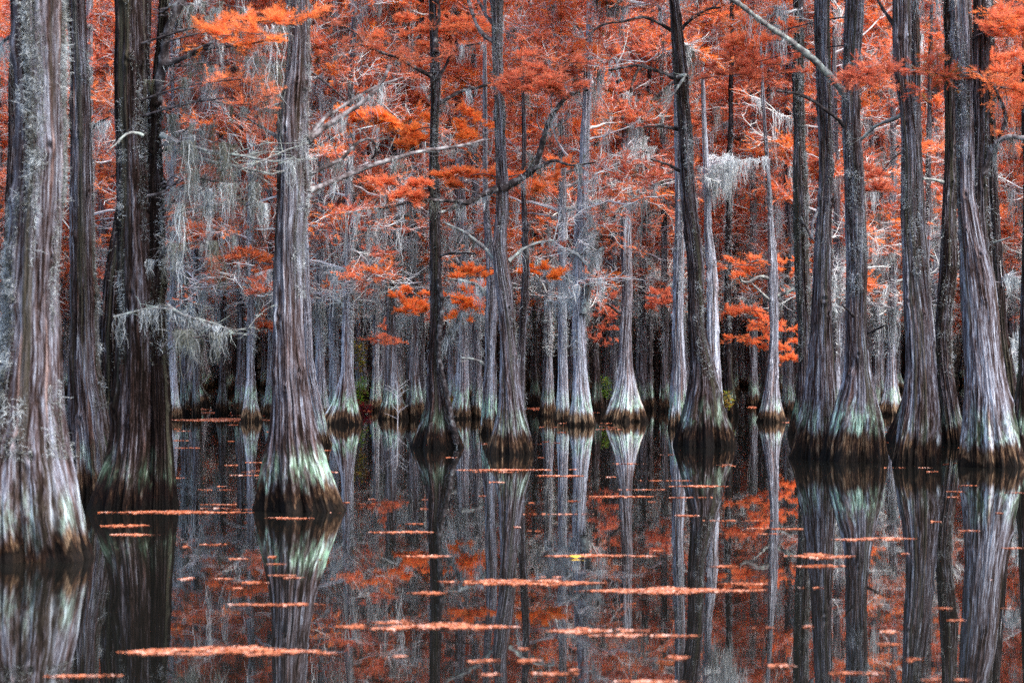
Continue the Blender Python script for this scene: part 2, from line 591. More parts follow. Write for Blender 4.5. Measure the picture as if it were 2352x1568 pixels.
# an upper crown only, for the near trees whose tops are above the picture
UPPER = []
for s in (201, 202):
    b, f, m_ = crown(s, 15.5, 8.6, 8.0, 9.5, .5, 22, 1.0, fine=.5)
    UPPER.append((b.mesh('branchwork', TWIG), f.mesh('foliage', LEAF), m_.mesh('hanging_moss', MOSS)))


def put_crown(root, stock, off, rz, sc=1.0, parts=(1, 1, 1)):
    for me, on in zip(stock, parts):
        if on:
            o = link(me.name.split('.')[0], me, root)
            o.location = off
            o.rotation_euler = (0, 0, rz)
            o.scale = (sc, sc, sc)


# ------------------------------------------------------------------ hand-placed trees
TREES = {}


def tree(key, label, yb, rows, wet=.28, lichen=.5, green=1.0, tone=0.0, dark=.2, twist=0.0, lob=1.0, moss=0, mossthresh=.52,
         crown_=None, up=True, H=14.5, detail=2, dy=0, bias=0, mz=(.5, 8), group=None, stem2=None, mosslen=.07, mtone=.36, topr=.45):
    rows = sorted(rows, key=lambda r: r[0])                 # top first
    wb = (rows[-1][2] - rows[-1][1]) / 2
    d = dist(yb) / (1 - wb / FD * .75)
    d += dy
    bx = ((rows[-1][1] + rows[-1][2]) / 2 - CXD) / FD * d
    root = thing('cypress_tree', label, 'tree', (bx, d, 0), group)
    seed = sum(map(ord, key)) * 7 % 9973

    def arrs(rows):
        a = [(HC + (HY - y) / FD * d, ((xl + xr) / 2 - CXD) / FD * d - bx, (xr - xl) / 2 / FD * d) for y, xl, xr in reversed(rows)]
        z = np.array([q[0] for q in a])
        x = np.array([q[1] for q in a])
        r = np.array([q[2] for q in a])
        if rows[-1][0] >= yb - 1:
            z[0] = 0.0
            z = np.concatenate([[-.35], z])
            x = np.concatenate([[x[0]], x])
            r = np.concatenate([[r[0] * 1.02], r])
        zt = z[-1]
        if H > zt + .5:
            z = np.concatenate([z, [H]])
            lean = (x[-1] - x[-2]) / max(.3, (z[-2] - z[-3])) if len(z) > 3 else 0
            x = np.concatenate([x, [x[-1] + np.clip(lean, -.05, .05) * (H - zt)]])
            r = np.concatenate([r, [r[-1] * topr]])
        return z, x, r, zt
    z, x, r, zt = arrs(rows)
    rg = np.random.default_rng(seed)
    y = np.cumsum(rg.normal(0, .02, len(z)))
    y[:3] = 0
    na, nz = {3: (300, 460), 2: (200, 330), 1: (96, 150)}[detail]
    acc, surf = trunk_acc(z, x, y, r, z[-1], na, nz, twist, lob, seed, min(zt + .6, z[-1]))
    o = acc.build('trunk', BARK, root, True)
    for k_, v_ in (('wet', wet), ('lichen', lichen), ('green', green), ('tone', tone), ('dark', dark)):
        o[k_] = float(v_)
    if stem2:
        z2, x2, r2, zt2 = arrs(sorted(stem2, key=lambda q: q[0]))
        y2 = np.full(len(z2), -.04)
        acc2, surf2 = trunk_acc(z2, x2, y2, r2, z2[-1], na, nz, twist, lob * .6, seed + 50, min(zt2 + .6, z2[-1]))
        o2 = acc2.build('second_stem', BARK, root, True)
        for k_, v_ in (('wet', wet), ('lichen', lichen), ('green', green), ('tone', tone - .3), ('dark', dark + .2)):
            o2[k_] = float(v_)
    if moss:
        ma = Acc()
        fuzz(ma, surf, moss, mz[0], min(mz[1], zt + .4), length=mosslen, tone=mtone, seed=seed, sidebias=bias, thresh=mossthresh,
             width=.0022 * max(1, d / 22))
        if stem2:
            fuzz(ma, surf2, moss // 3, max(mz[0], z2[0]), min(mz[1], zt2), length=mosslen, tone=mtone, seed=seed + 3, thresh=mossthresh,
                 width=.0026 * max(1, d / 22))
        ma.build('clinging_moss', MOSS, root)
    rz = (seed % 63) / 10
    xt = float(np.interp(11 if up and crown_ is None else 8, z, x))
    if crown_ is not None:
        put_crown(root, STOCK[crown_], (xt, 0, 0), rz)
    elif up:
        put_crown(root, UPPER[seed % 2], (xt, 0, 0), rz)
    TREES[key] = dict(root=root, d=d, bx=bx, surf=surf, z=z, x=x)
    return root


def limb(key, pts, r0, r1, mat_=None, depth=(0, 0), twigs=10, tl=.35, moss=0, mlen=.5, leaf=0, hue=.5, jag=.5, name='limb', subs=0, fz=0):
    """a limb drawn through survey points of its tree; depth = offset of its start and end"""
    T = TREES[key]
    n = len(pts)
    W = []
    for i, (x, y) in enumerate(pts):
        dd = T['d'] + depth[0] + (depth[1] - depth[0]) * i / (n - 1)
        W.append(P(x, y, dd) - [T['bx'], T['d'], 0])
    W = np.array(W)
    # resample with a little crookedness
    s = np.concatenate([[0], np.cumsum(np.linalg.norm(np.diff(W, axis=0), axis=1))])
    m = max(8, int(s[-1] / .07))
    t = np.linspace(0, s[-1], m)
    Q = np.stack([np.interp(t, s, W[:, k]) for k in range(3)], 1)
    ker = np.array([.25, .5, .25])
    for _ in range(2):
        Q[1:-1] = Q[:-2] * .25 + Q[1:-1] * .5 + Q[2:] * .25
    rg = np.random.default_rng(int(abs(pts[0][0] * 7 + pts[-1][1])))
    j = np.cumsum(rg.normal(0, .006 * jag, (m, 3)), 0)
    j -= np.linspace(0, 1, m)[:, None] * j[-1]
    Q += j
    k = T['d'] / FD
    R = np.linspace(r0 * k * 1.2, r1 * k * 1.25, m) * (1 + .12 * rg.normal(0, 1, m))
    R = np.abs(R)
    R[:3] *= [1.35, 1.2, 1.1]
    a = Acc()
    tube(a, Q, R, 8, .5)
    rt = max(.0028, 1.0 * k * .42)
    tws = twig_out(a, Q[m // 5:], twigs, tl, rt, .75)
    for i in range(subs):
        p, dd = at_len(Q, random.uniform(.25, 1))
        an = random.uniform(0, 6.28)
        sb = walk(p, dd / np.linalg.norm(dd) * .8 + np.array([math.cos(an), math.sin(an) * .6, random.uniform(-.4, .7)]), tl * random.uniform(1.2, 2.6), 6, .26, .01)
        tube(a, sb, np.linspace(r1 * k * .8, rt, 7), 4, .5)
        tws += twig_out(a, sb, 6, tl * .8, rt, .75)
        tws.append(sb)
    L = a.build(name, mat_ or LIMB, T['root'], True)
    if leaf:
        f = Acc()
        O, A = [], []
        for q in tws + [Q[m // 3:]]:
            for _ in range(leaf):
                p, dd = at_len(q, random.uniform(.1, 1))
                O.append(p + np.array([random.gauss(0, .02) for _ in range(3)]))
                A.append(dd / (np.linalg.norm(dd) + 1e-9) + np.array([random.gauss(0, .45), random.gauss(0, .45), random.gauss(0, .2)]))
        O = np.array(O)
        sprays(f, O, np.array(A), .13, hue + rng.normal(0, .07, len(O)), 8, .0045, .055)
        f.build('foliage', LEAF, L)
    if moss or fz:
        f = Acc()
        if moss:
            A = [at_len(Q, random.uniform(.05, 1))[0] for _ in range(moss)]
            A += [at_len(random.choice(tws), random.random())[0] for _ in range(moss // 2)] if tws else []
            hang(f, np.array(A), mlen * rng.uniform(.3, 1.2, len(A)), .0024 * max(1, T['d'] / 20), 22, .035, .55)
        if fz:
            A = np.array([at_len(Q, random.uniform(.05, 1))[0] for _ in range(fz)])
            hang(f, A, .09, .0024 * max(1, T['d'] / 20), 8, .02, .40)
        f.build('hanging_moss', MOSS, L)
    return L


def plume(key, x0, x1, y0, y1, n=260, hue=.8, dz=0.0, name='foliage_plume', depthspan=.7):
    """a flat feathery tier of needles on fine twigs, in layers"""
    T = TREES[key]
    d = T['d'] + dz
    br, f = Acc(), Acc()
    cx, cy = (x0 + x1) / 2, (y0 + y1) / 2
    w, h = (x1 - x0) / 2 / FD * d, (y1 - y0) / 2 / FD * d
    c = P(cx, cy, d) - [T['bx'], T['d'], 0]
    O, A = [], []
    nt_ = max(5, int(w * h * 90))
    for i in range(nt_):
        a, rr = random.uniform(0, 6.28), math.sqrt(random.random())
        p0 = c + np.array([math.cos(a) * w * rr, random.uniform(-.5, .5) * depthspan, math.sin(a) * h * rr - .03])
        dr = np.array([random.choice([-1, 1]) * random.uniform(.4, 1), random.uniform(-.5, .5), random.uniform(-.1, .12)])
        q = walk(p0, dr, min(w * .8, .45) * random.uniform(.6, 1.1), 5, .16, .0)
        tube(br, q, np.linspace(.006, .003, 6), 4, .35)
        tw = twig_out(br, q, 5, .15, .003, .3, up=.12)
        for _ in range(max(3, int(n * .85) // nt_)):
            s = random.choice(tw + [q])
            p, dd = at_len(s, random.uniform(0, 1))
            O.append(p)
            A.append(dd / (np.linalg.norm(dd) + 1e-9) * .8 + np.array([random.gauss(0, .35), random.gauss(0, .35), random.gauss(.25, .3)]))
    O, A = np.array(O), np.array(A)
    # tie the tier to its stem
    stem = np.array([0, 0, c[2]])
    s0 = np.array([float(np.interp(c[2] - .1, T['z'], T['x'])), 0, c[2] - .12])
    q = np.array([s0 + (c - s0) * t + np.array([0, 0, .06 * math.sin(3 * t)]) for t in np.linspace(0, 1, 9)])
    tube(br, q, np.linspace(.013, .006, 9), 6, .3)
    b = br.build('limb', LIMB, T['root'], True)
    sprays(f, O, A, .12, hue + rng.normal(0, .08, len(O)), 8, .0017 + .0035 * min(1, d / 34), .060, .5)
    f.build(name, LEAF, b)


exec_trees = True
# rows: (y, x_left, x_right) read off the photograph's survey sheet
tree('A', 'thick moss-shaggy cypress with a pale ribbed foot, nearest of all, cut by the left edge', 1290,
     [(0, 40, 158), (200, 42, 160), (400, 45, 158), (600, 32, 150), (760, 18, 148), (925, -8, 150), (1010, -28, 163), (1089, -40, 180), (1180, -48, 196), (1260, -54, 206), (1290, -55, 210)],
     wet=.11, lichen=.30, green=.35, tone=-.1, dark=.1, moss=26000, mossthresh=.55, detail=3, bias=.07, mz=(.8, 8), mosslen=.085, mtone=.50, H=13)
tree('B', 'reddish-brown cypress with knots, half hidden behind the nearest shaggy trunk on the left', 1150,
     [(0, 160, 201), (200, 162, 208), (400, 163, 216), (600, 162, 220), (760, 162, 226), (860, 160, 236), (1000, 160, 254), (1080, 155, 262), (1150, 148, 268)],
     wet=.25, lichen=.42, green=.6, tone=-.25, dark=.2, moss=9000, mossthresh=.60, detail=2, bias=.2, mz=(1, 5))
tree('C', 'broad dark brown cypress with a deep black seam between its two joined trunks', 1172,
     [(0, 262, 338), (82, 266, 340), (200, 265, 345), (400, 262, 348), (600, 260, 362), (760, 262, 372), (860, 262, 374), (1000, 255, 374), (1060, 246, 376), (1120, 232, 378), (1172, 222, 380)],
     wet=.24, lichen=.36, green=.55, tone=-.62, dark=.6, moss=11000, mossthresh=.57, detail=3, bias=.16, mz=(1.5, 6),
     stem2=[(250, 352, 372), (330, 344, 372), (420, 340, 375), (530, 342, 380), (640, 345, 382), (760, 342, 384), (900, 345, 390), (1000, 348, 393), (1100, 342, 400), (1172, 336, 404)])
tree('D', 'dark leaning cypress tucked behind the double-trunked one on its left side', 1140,
     [(300, 290, 335), (450, 268, 325), (560, 252, 318), (650, 240, 312), (760, 232, 308), (900, 233, 318), (1020, 225, 330), (1140, 205, 340)],
     tone=-.7, dark=.6, moss=2500, detail=2, H=9, up=False)
tree('E', 'slim dark cypress behind the nearest shaggy trunk at the far left edge', 1080,
     [(0, 28, 50), (200, 25, 48), (400, 17, 44), (600, 8, 40), (760, 2, 36), (925, -6, 40), (1020, -20, 48), (1080, -30, 60)],
     tone=-.5, dark=.6, moss=3000, detail=2)
tree('F', 'tall grey cypress with a dark hollow knot and bright green collar above its foot', 1176,
     [(0, 663, 711), (82, 665, 712), (164, 657, 709), (205, 650, 708), (246, 640, 706), (330, 637, 706), (410, 636, 708), (470, 634, 704), (533, 628, 696), (597, 624, 690), (679, 623, 690), (762, 624, 694), (844, 626, 702), (925, 628, 714), (966, 625, 721), (1008, 619, 732), (1050, 612, 747), (1090, 605, 760), (1151, 595, 777), (1176, 592, 784)],
     wet=.22, lichen=.42, green=1.25, tone=-.1, dark=.12, moss=8000, mossthresh=.60, bias=.18, detail=3, mz=(2.2, 7), twist=.12)
tree('G', 'reddish peeling cypress leaning out to the right behind the green-collared grey one', 1024,
     [(300, 668, 692), (450, 676, 700), (597, 686, 708), (762, 696, 715), (850, 702, 722), (925, 712, 737), (975, 722, 750), (1024, 731, 760)],
     wet=.2, lichen=.4, green=.5, tone=.35, dark=0, detail=2, H=9.5, up=False, moss=1500, mossthresh=.6)
tree('H', 'slender dark cypress with a mossy vine down its right side, standing in open water', 1028,
     [(119, 986, 1005), (181, 986, 1009), (246, 990, 1009), (328, 989, 1008), (410, 986, 1007), (492, 987, 1010), (597, 990, 1016), (679, 988, 1012), (762, 987, 1015), (844, 982, 1016), (925, 978, 1026), (966, 966, 1034), (1000, 952, 1044), (1028, 944, 1050)],
     wet=.26, lichen=.48, green=.55, tone=-.42, dark=.65, moss=8000, mossthresh=.50, detail=2, H=8.9, up=False, mz=(.9, 7), twist=.05, topr=.5)
tree('I', 'twisted-bark cypress at the centre with one great limb sweeping up to the right', 1043,
     [(0, 1131, 1157), (82, 1134, 1155), (200, 1134, 1155), (328, 1135, 1157), (410, 1137, 1162), (492, 1139, 1167), (560, 1136, 1166), (620, 1137, 1172), (679, 1141, 1176), (762, 1147, 1182), (844, 1149, 1192), (925, 1147, 1200), (966, 1140, 1208), (1010, 1129, 1216), (1043, 1122, 1220)],
     wet=.3, lichen=.5, green=.45, tone=-.02, dark=.25, moss=9000, mossthresh=.56, detail=3, twist=.35, mz=(1.5, 8.5))
tree('J', 'thin straight stem rising close behind the right side of the central twisted cypress', 1030,
     [(560, 1199, 1211), (600, 1199, 1212), (679, 1196, 1210), (762, 1192, 1208), (844, 1186, 1205), (925, 1180, 1206), (1030, 1170, 1210)],
     tone=-.2, dark=.4, detail=1, H=6.6, up=False, moss=1200)
tree('K', 'narrow pink-grey cypress just left of the central twisted cypress', 997,
     [(330, 1112, 1121), (410, 1112, 1122), (492, 1114, 1126), (597, 1116, 1138), (762, 1114, 1140), (850, 1112, 1138), (925, 1106, 1140), (966, 1102, 1142), (997, 1100, 1144)],
     wet=.3, lichen=.6, green=1.1, tone=.25, dark=0, detail=2, moss=1500, H=10, up=False)
tree('L', 'pale blue-grey cypress with a wide flared green-banded foot, alone right of centre', 968,
     [(254, 1433, 1447), (328, 1428, 1443), (410, 1426, 1446), (492, 1427, 1451), (597, 1427, 1451), (679, 1426, 1451), (762, 1423, 1451), (844, 1420, 1454), (885, 1413, 1462), (915, 1404, 1470), (945, 1394, 1479), (968, 1388, 1484)],
     wet=.24, lichen=.62, green=.9, tone=.3, dark=-.3, detail=3, twist=-.28, lob=1.2, H=7.9, up=False, moss=2500, mossthresh=.62, mz=(2.5, 8))
tree('M', 'tall dark brown cypress with a broad ribbed foot, right of the pale flared one', 1026,
     [(0, 1534, 1555), (82, 1540, 1566), (181, 1548, 1580), (246, 1554, 1581), (328, 1558, 1589), (410, 1561, 1593), (492, 1566, 1600), (597, 1577, 1612), (679, 1582, 1617), (762, 1584, 1621), (844, 1586, 1640), (885, 1580, 1650), (925, 1571, 1659), (966, 1559, 1669), (1000, 1550, 1677), (1026, 1546, 1680)],
     wet=.3, lichen=.55, green=.5, tone=-.38, dark=.45, detail=3, twist=.15, moss=9000, mossthresh=.55, mz=(1.2, 8.5))
tree('N', 'pale peeling cypress directly behind the left side of the tall dark brown one', 984,
     [(0, 1541, 1562), (150, 1546, 1568), (300, 1550, 1572), (410, 1552, 1575), (597, 1548, 1572), (762, 1546, 1572), (844, 1544, 1574), (925, 1537, 1580), (984, 1530, 1590)],
     wet=.25, lichen=.6, green=1, tone=.35, dark=-.3, detail=2, moss=5000, mossthresh=.52, mz=(3, 9))
tree('O', 'pale ridged cypress showing behind the right side of the tall dark brown one', 975,
     [(440, 1615, 1630), (520, 1617, 1634), (597, 1622, 1645), (762, 1625, 1652), (860, 1622, 1654), (925, 1615, 1660), (975, 1605, 1668)],
     wet=.25, lichen=.5, green=.6, tone=.55, dark=-.2, detail=2, H=8.4, up=False, moss=1500)
tree('Q', 'slim knotty grey cypress with crooked pale dead branches and an orange tier beside it', 969,
     [(360, 1757, 1765), (410, 1760, 1769), (492, 1763, 1773), (597, 1763, 1786), (640, 1764, 1787), (762, 1770, 1787), (844, 1764, 1788), (885, 1759, 1789), (925, 1753, 1793), (950, 1748, 1797), (969, 1745, 1800)],
     wet=.22, lichen=.42, green=.7, tone=.38, dark=0, detail=2, twist=-.2, H=9.5, up=False, moss=1200)
tree('R', 'slender cypress furred all over with grey moss, left of the fused pair', 1000,
     [(0, 1826, 1850), (82, 1824, 1848), (164, 1821, 1846), (328, 1829, 1853), (400, 1826, 1858), (470, 1825, 1859), (540, 1825, 1858), (650, 1829, 1862), (762, 1834, 1867), (850, 1834, 1870), (925, 1828, 1876), (1000, 1815, 1885)],
     tone=-.3, dark=.3, detail=2, moss=18000, mossthresh=.40, mz=(1.5, 8.5))
tree('S', 'straight brown cypress forming the left half of the fused pair at right', 1053,
     [(0, 1875, 1908), (164, 1878, 1910), (328, 1879, 1910), (410, 1878, 1910), (492, 1877, 1910), (597, 1871, 1911), (679, 1869, 1911), (762, 1866, 1911), (844, 1857, 1914), (925, 1846, 1918), (966, 1837, 1920), (1008, 1828, 1926), (1053, 1818, 1936)],
     wet=.36, lichen=.62, green=.55, tone=-.1, dark=.4, detail=3, moss=4000, mossthresh=.6, mz=(3, 8))
tree('T', 'stout brown cypress with a wide green-banded foot, right half of the fused pair', 1059,
     [(0, 1940, 1985), (120, 1937, 1979), (205, 1936, 1977), (328, 1934, 1979), (410, 1937, 1982), (492, 1939, 1985), (597, 1944, 1990), (679, 1948, 1993), (762, 1946, 1992), (844, 1941, 1998), (885, 1931, 2005), (925, 1918, 2012), (966, 1906, 2020), (1010, 1895, 2025), (1059, 1886, 2027)],
     wet=.42, lichen=.72, green=.95, tone=-.08, dark=.3, detail=3, moss=8000, mossthresh=.57, mz=(2.5, 8), bias=-.1)
tree('U', 'brown spreading-footed cypress between the fused pair and the great ribbed one at right', 1069,
     [(0, 2046, 2086), (82, 2047, 2088), (164, 2052, 2090), (246, 2066, 2095), (328, 2069, 2102), (410, 2071, 2108), (492, 2073, 2112), (597, 2077, 2126), (679, 2079, 2136), (762, 2081, 2146), (844, 2083, 2152), (925, 2076, 2160), (980, 2066, 2164), (1069, 2057, 2163)],
     wet=.34, lichen=.5, green=.25, tone=-.12, dark=.3, detail=3, moss=6000, mossthresh=.6, mz=(2.5, 8))
tree('V', 'reddish cypress mostly hidden behind the brown one with the knot, low dark foot showing left', 1018,
     [(0, 2086, 2112), (200, 2088, 2114), (330, 2092, 2118), (500, 2098, 2126), (700, 2108, 2140), (850, 2096, 2160), (925, 2070, 2176), (1018, 2042, 2190)],
     wet=.34, lichen=.5, green=.8, tone=-.1, dark=.2, detail=2, moss=1000)
tree('W', 'dark leaning mossy cypress squeezed between the knotted one and the great ribbed one', 1020,
     [(0, 2170, 2200), (164, 2168, 2196), (328, 2168, 2195), (410, 2165, 2196), (492, 2162, 2193), (597, 2157, 2201), (679, 2154, 2194), (762, 2151, 2187), (844, 2153, 2190), (925, 2160, 2198), (1020, 2166, 2212)],
     wet=.3, lichen=.5, green=.4, tone=-.5, dark=.6, detail=2, moss=6000, mossthresh=.53, mz=(1.2, 8.5))
tree('X', 'great ribbed blue-grey cypress with two joined trunks, near the right edge', 1073,
     [(0, 2184, 2230), (164, 2190, 2236), (328, 2194, 2240), (450, 2196, 2240), (560, 2200, 2262), (640, 2203, 2282), (762, 2210, 2296), (844, 2216, 2306), (925, 2214, 2320), (980, 2209, 2332), (1073, 2202, 2346)],
     wet=.32, lichen=.6, green=.5, tone=0., dark=.15, detail=3, moss=9000, mossthresh=.55, mz=(2.8, 8), bias=-.06,
     stem2=[(0, 2234, 2270), (82, 2235, 2271), (200, 2236, 2273), (328, 2238, 2276), (410, 2235, 2273), (492, 2236, 2275), (580, 2236, 2280), (680, 2240, 2288), (780, 2246, 2296)])
tree('Y', 'dark slim cypress behind the right shoulder of the great ribbed one', 1030,
     [(0, 2264, 2280), (300, 2272, 2292), (597, 2280, 2304), (760, 2290, 2318), (900, 2300, 2336), (1030, 2296, 2350)],
     tone=-.5, dark=.5, detail=2, moss=1500)
tree('Z', 'dark mossy cypress foot cut by the right edge of the view', 1040,
     [(0, 2352, 2390), (400, 2348, 2390), (700, 2344, 2392), (850, 2338, 2396), (950, 2326, 2404), (1040, 2318, 2412)],
     tone=-.5, dark=.5, green=1.0, detail=2, moss=4000, mossthresh=.5)

# second rank, 45 to 70 m off: (x range at y 600, x range at y 850, x range at the foot, foot y, tone, dark, crown, label)
MID = [
    ('a', (392, 402), (390, 408), (386, 418), 963, .5, -.2, 0, 'pale thin cypress just right of the dark double-trunked one'),
    ('b', (418, 430), (417, 431), (412, 440), 953, .1, .1, 1, 'grey cypress with a green foot, first of two small ones in the left gap'),
    ('c', (444, 455), (443, 456), (440, 461), 954, .1, .2, -1, 'dark-footed narrow cypress, second of two small ones in the left gap'),
    ('d', (506, 517), (504, 519), (495, 527), 952, -.1, .2, 3, 'small cypress with a bright green cone-shaped foot in the left gap'),
    ('e', (545, 560), (541, 562), (531, 570), 952, .1, .2, -1, 'brown-grey cypress behind and left of the paler one in the left gap'),
    ('f', (566, 582), (566, 584), (552, 601), 968, .35, 0, 5, 'light grey cypress standing forward in the left gap'),
    ('g', (618, 630), (616, 632), (600, 634), 952, .4, -.1, 0, 'pale cypress partly hidden by the left side of the green-collared trunk'),
    ('h', (728, 744), (727, 748), (722, 760), 966, .35, 0, 3, 'pinkish cypress right of the green-collared trunk, streaked with lime lichen'),
    ('i', (758, 778), (756, 779), (750, 782), 955, .75, -.3, 1, 'smooth pale lilac cypress between two browner ones'),
    ('j', (790, 808), (783, 812), (745, 838), 975, .25, .1, 5, 'cypress with a very broad skirted foot left of the crimson shrub'),
    ('k', (856, 868), (855, 871), (845, 881), 943, .55, -.2, 3, 'lone whitish cypress in the dark gap right of the crimson shrub'),
    ('l', (888, 908), (886, 914), (870, 938), 962, .15, .2, 1, 'mossy broad-footed cypress behind the bare white sapling'),
    ('m', (936, 960), (936, 962), (930, 976), 961, .25, .1, 3, 'moss-curtained cypress left of the slender dark one in open water'),
    ('n', (1050, 1075), (1048, 1076), (1034, 1084), 962, .35, .0, 1, 'ribbed cypress with a white-streaked foot right of the slender dark one'),
    ('o', (1086, 1104), (1086, 1106), (1080, 1113), 960, .3, .1, -1, 'narrower ribbed cypress touching the white-streaked one'),
    ('p', (1222, 1232), (1220, 1234), (1213, 1244), 933, -.4, .3, 3, 'dim greenish cypress far back in the gap right of centre'),
    ('q', (1250, 1266), (1249, 1270), (1240, 1278), 957, .2, .1, 0, 'slim cypress with pale ridges, leftmost of the three clear ones right of centre'),
    ('r', (1284, 1302), (1282, 1304), (1275, 1309), 968, .6, -.2, 6, 'smooth light cypress, middle of the three clear ones right of centre'),
    ('s', (1318, 1345), (1317, 1350), (1300, 1366), 977, .6, -.2, 1, 'sturdy pale cypress with a forked mossy arm, right of the smooth light one'),
    ('t', (1362, 1374), (1361, 1378), (1358, 1391), 947, -.5, .5, -1, 'dark reddish cypress between the forked pale one and the flared pale one'),
    ('u', (1402, 1416), (1401, 1417), (1394, 1424), 938, .35, 0, 3, 'dim pale cypress close behind the left of the flared pale one'),
    ('v', (1468, 1482), (1466, 1486), (1462, 1496), 943, -.2, .3, -1, 'brownish cypress just right of the flared pale one'),
    ('w', (1486, 1496), (1484, 1498), (1480, 1506), 937, -.1, .2, 1, 'thin cypress behind the brownish one right of the flared pale one'),
    ('x', (1520, 1534), (1518, 1536), (1512, 1543), 944, -.1, .2, 5, 'dim green-footed cypress left of the pale peeling one'),
    ('y', (1664, 1678), (1664, 1684), (1660, 1698), 953, -.6, .5, -1, 'dark reddish cypress beside the small orange-leaved shrub'),
    ('z', (1722, 1738), (1722, 1740), (1714, 1750), 930, .15, .1, 3, 'wide green-footed cypress far back, left of the knotty grey one'),
    ('za', (1752, 1762), (1752, 1764), (1742, 1770), 943, -.2, .3, -1, 'dim cypress directly behind the knotty grey one'),
    ('zb', (1800, 1820), (1798, 1822), (1792, 1830), 946, -.1, .2, 5, 'green-footed cypress between the knotty grey one and the moss-furred slender one'),
    ('zc', (2042, 2058), (2036, 2060), (2014, 2078), 953, .35, 0, 3, 'pale cypress bending outward at its foot, left of the brown knotted one'),
    ('zd', (2006, 2018), (2006, 2020), (2000, 2026), 950, .1, .1, 1, 'grey cypress in the gap right of the fused pair'),
    ('ze', (2124, 2138), (2124, 2140), (2118, 2150), 955, -.1, .3, -1, 'dim cypress behind the brown knotted one'),
    ('zf', (960, 974), (958, 976), (952, 984), 955, .1, .1, -1, 'grey cypress just left behind the slender dark one'),
    ('zg', (1914, 1930), (1912, 1930), (1906, 1938), 958, .1, .2, 5, 'grey-green cypress glimpsed through the gap of the fused pair'),
]
for (k, a, b, c, yb, tone, dark, cr, lab) in MID:
    wtop = (a[1] - a[0]) / 2
    ca = (a[0] + a[1]) / 2
    s1 = random.uniform(-12, 12)
    rows = [(330, ca + s1 - wtop * .8, ca + s1 + wtop * .8), (600, a[0], a[1]), (760, (a[0] + b[0]) / 2, (a[1] + b[1]) / 2), (860, b[0], b[1]),
            (yb - (yb - 860) * .42, (b[0] * .55 + c[0] * .45), (b[1] * .55 + c[1] * .45)), (yb - 12, c[0] + 1, c[1] - 1), (yb, c[0], c[1])]
    tree('mid' + k, lab, yb, rows, wet=random.uniform(.22, .32), lichen=random.uniform(.5, .65), green=random.uniform(.35, 1.1), tone=tone, dark=dark,
         crown_=(cr if cr >= 0 else None), up=False, H=15.5, detail=1, moss=2600, mossthresh=.55, mz=(1.6, 9), mosslen=.16, topr=.35,
         twist=random.uniform(-.25, .25), mtone=.65)

# ------------------------------------------------------------------ limbs of the near trees
random.seed(77)
limb('F', [(706, 322), (735, 300), (781, 267), (822, 242), (875, 195), (896, 150)], 5.5, 3.0, LIMB, (0, .5), 16, .3, moss=5)
limb('F', [(706, 322), (745, 270), (800, 235), (850, 205), (925, 178)], 4.5, 2, LIMB, (0, .9), 14, .3, leaf=0, moss=5)
limb('F', [(704, 440), (740, 425), (781, 408), (850, 382), (920, 362), (990, 347), (1060, 338), (1110, 322)], 6.0, 2.2, LIMB, (0, 1.6), 22, .35, moss=10, mlen=.3, subs=3)
limb('F', [(704, 405), (745, 385), (790, 365), (825, 322), (860, 316), (868, 345), (855, 365)], 4.5, 1.8, DLIMB, (0, .7), 14, .25, subs=2)
limb('F', [(642, 318), (615, 300), (585, 285), (562, 268)], 3.5, 1.5, LIMB, (0, .3), 10, .25)
limb('C', [(352, 330), (360, 250), (372, 170), (384, 100), (398, 45), (412, 10), (440, -30)], 10, 7.5, DLIMB, (0, -.3), 10, .25, fz=60, jag=1)
limb('C', [(380, 148), (425, 133), (470, 108), (520, 88), (560, 62)], 5.5, 2.2, DLIMB, (-.2, -.7), 14, .3, leaf=3, hue=.72, moss=4, mlen=.5)
limb('C', [(470, 112), (520, 106), (580, 100), (640, 92)], 2.6, 1.3, DLIMB, (-.45, -1.2), 12, .25, leaf=6, hue=.75)
limb('C', [(372, 312), (400, 325), (440, 338), (490, 352), (560, 358), (625, 372)], 4.5, 2, PLIMB, (-.2, -.8), 22, .3, moss=6, mlen=.4, subs=5)
limb('C', [(378, 330), (405, 346), (445, 354), (480, 372), (540, 378), (590, 392), (625, 402)], 4, 1.7, PLIMB, (-.2, -.5), 22, .3, moss=7, mlen=.4, subs=6)
limb('C', [(380, 345), (385, 330), (400, 318), (420, 300), (440, 290)], 3.5, 1.5, DLIMB, (-.2, .1), 8, .2)
limb('C', [(330, 312), (305, 300), (282, 312), (262, 335), (245, 350)], 2.8, 1.2, PLIMB, (-.35, -.6), 8, .2)
limb('C', [(262, 728), (300, 716), (330, 710), (380, 706), (400, 712)], 2, 1.4, PLIMB, (-.45, -.5), 16, .22, moss=5, mlen=.3)
limb('C', [(385, 700), (410, 722), (450, 734), (500, 744), (530, 760)], 3, 1.3, PLIMB, (-.2, -.5), 22, .32, moss=8, mlen=.35, subs=4)
limb('C', [(390, 620), (420, 604), (455, 606)], 2.5, 2, LIMB, (-.2, -.4), 4, .15)
limb('C', [(340, 450), (370, 446), (400, 425), (420, 400)], 2.4, 1.3, DLIMB, (-.35, -.5), 5, .15)
limb('H', [(990, 174), (953, 156), (916, 133), (871, 121), (818, 98)], 4, 1.6, DLIMB, (0, -.6), 26, .4, leaf=7, hue=.42, subs=4)
limb('H', [(1005, 240), (1031, 224), (1060, 209), (1097, 201), (1135, 191)], 4, 2.5, DLIMB, (0, .3), 12, .35, moss=4)
limb('H', [(1003, 183), (1023, 152), (1035, 123), (1060, 107), (1109, 98)], 3.2, 1.6, DLIMB, (0, -.4), 16, .35, leaf=5, hue=.45, moss=3)
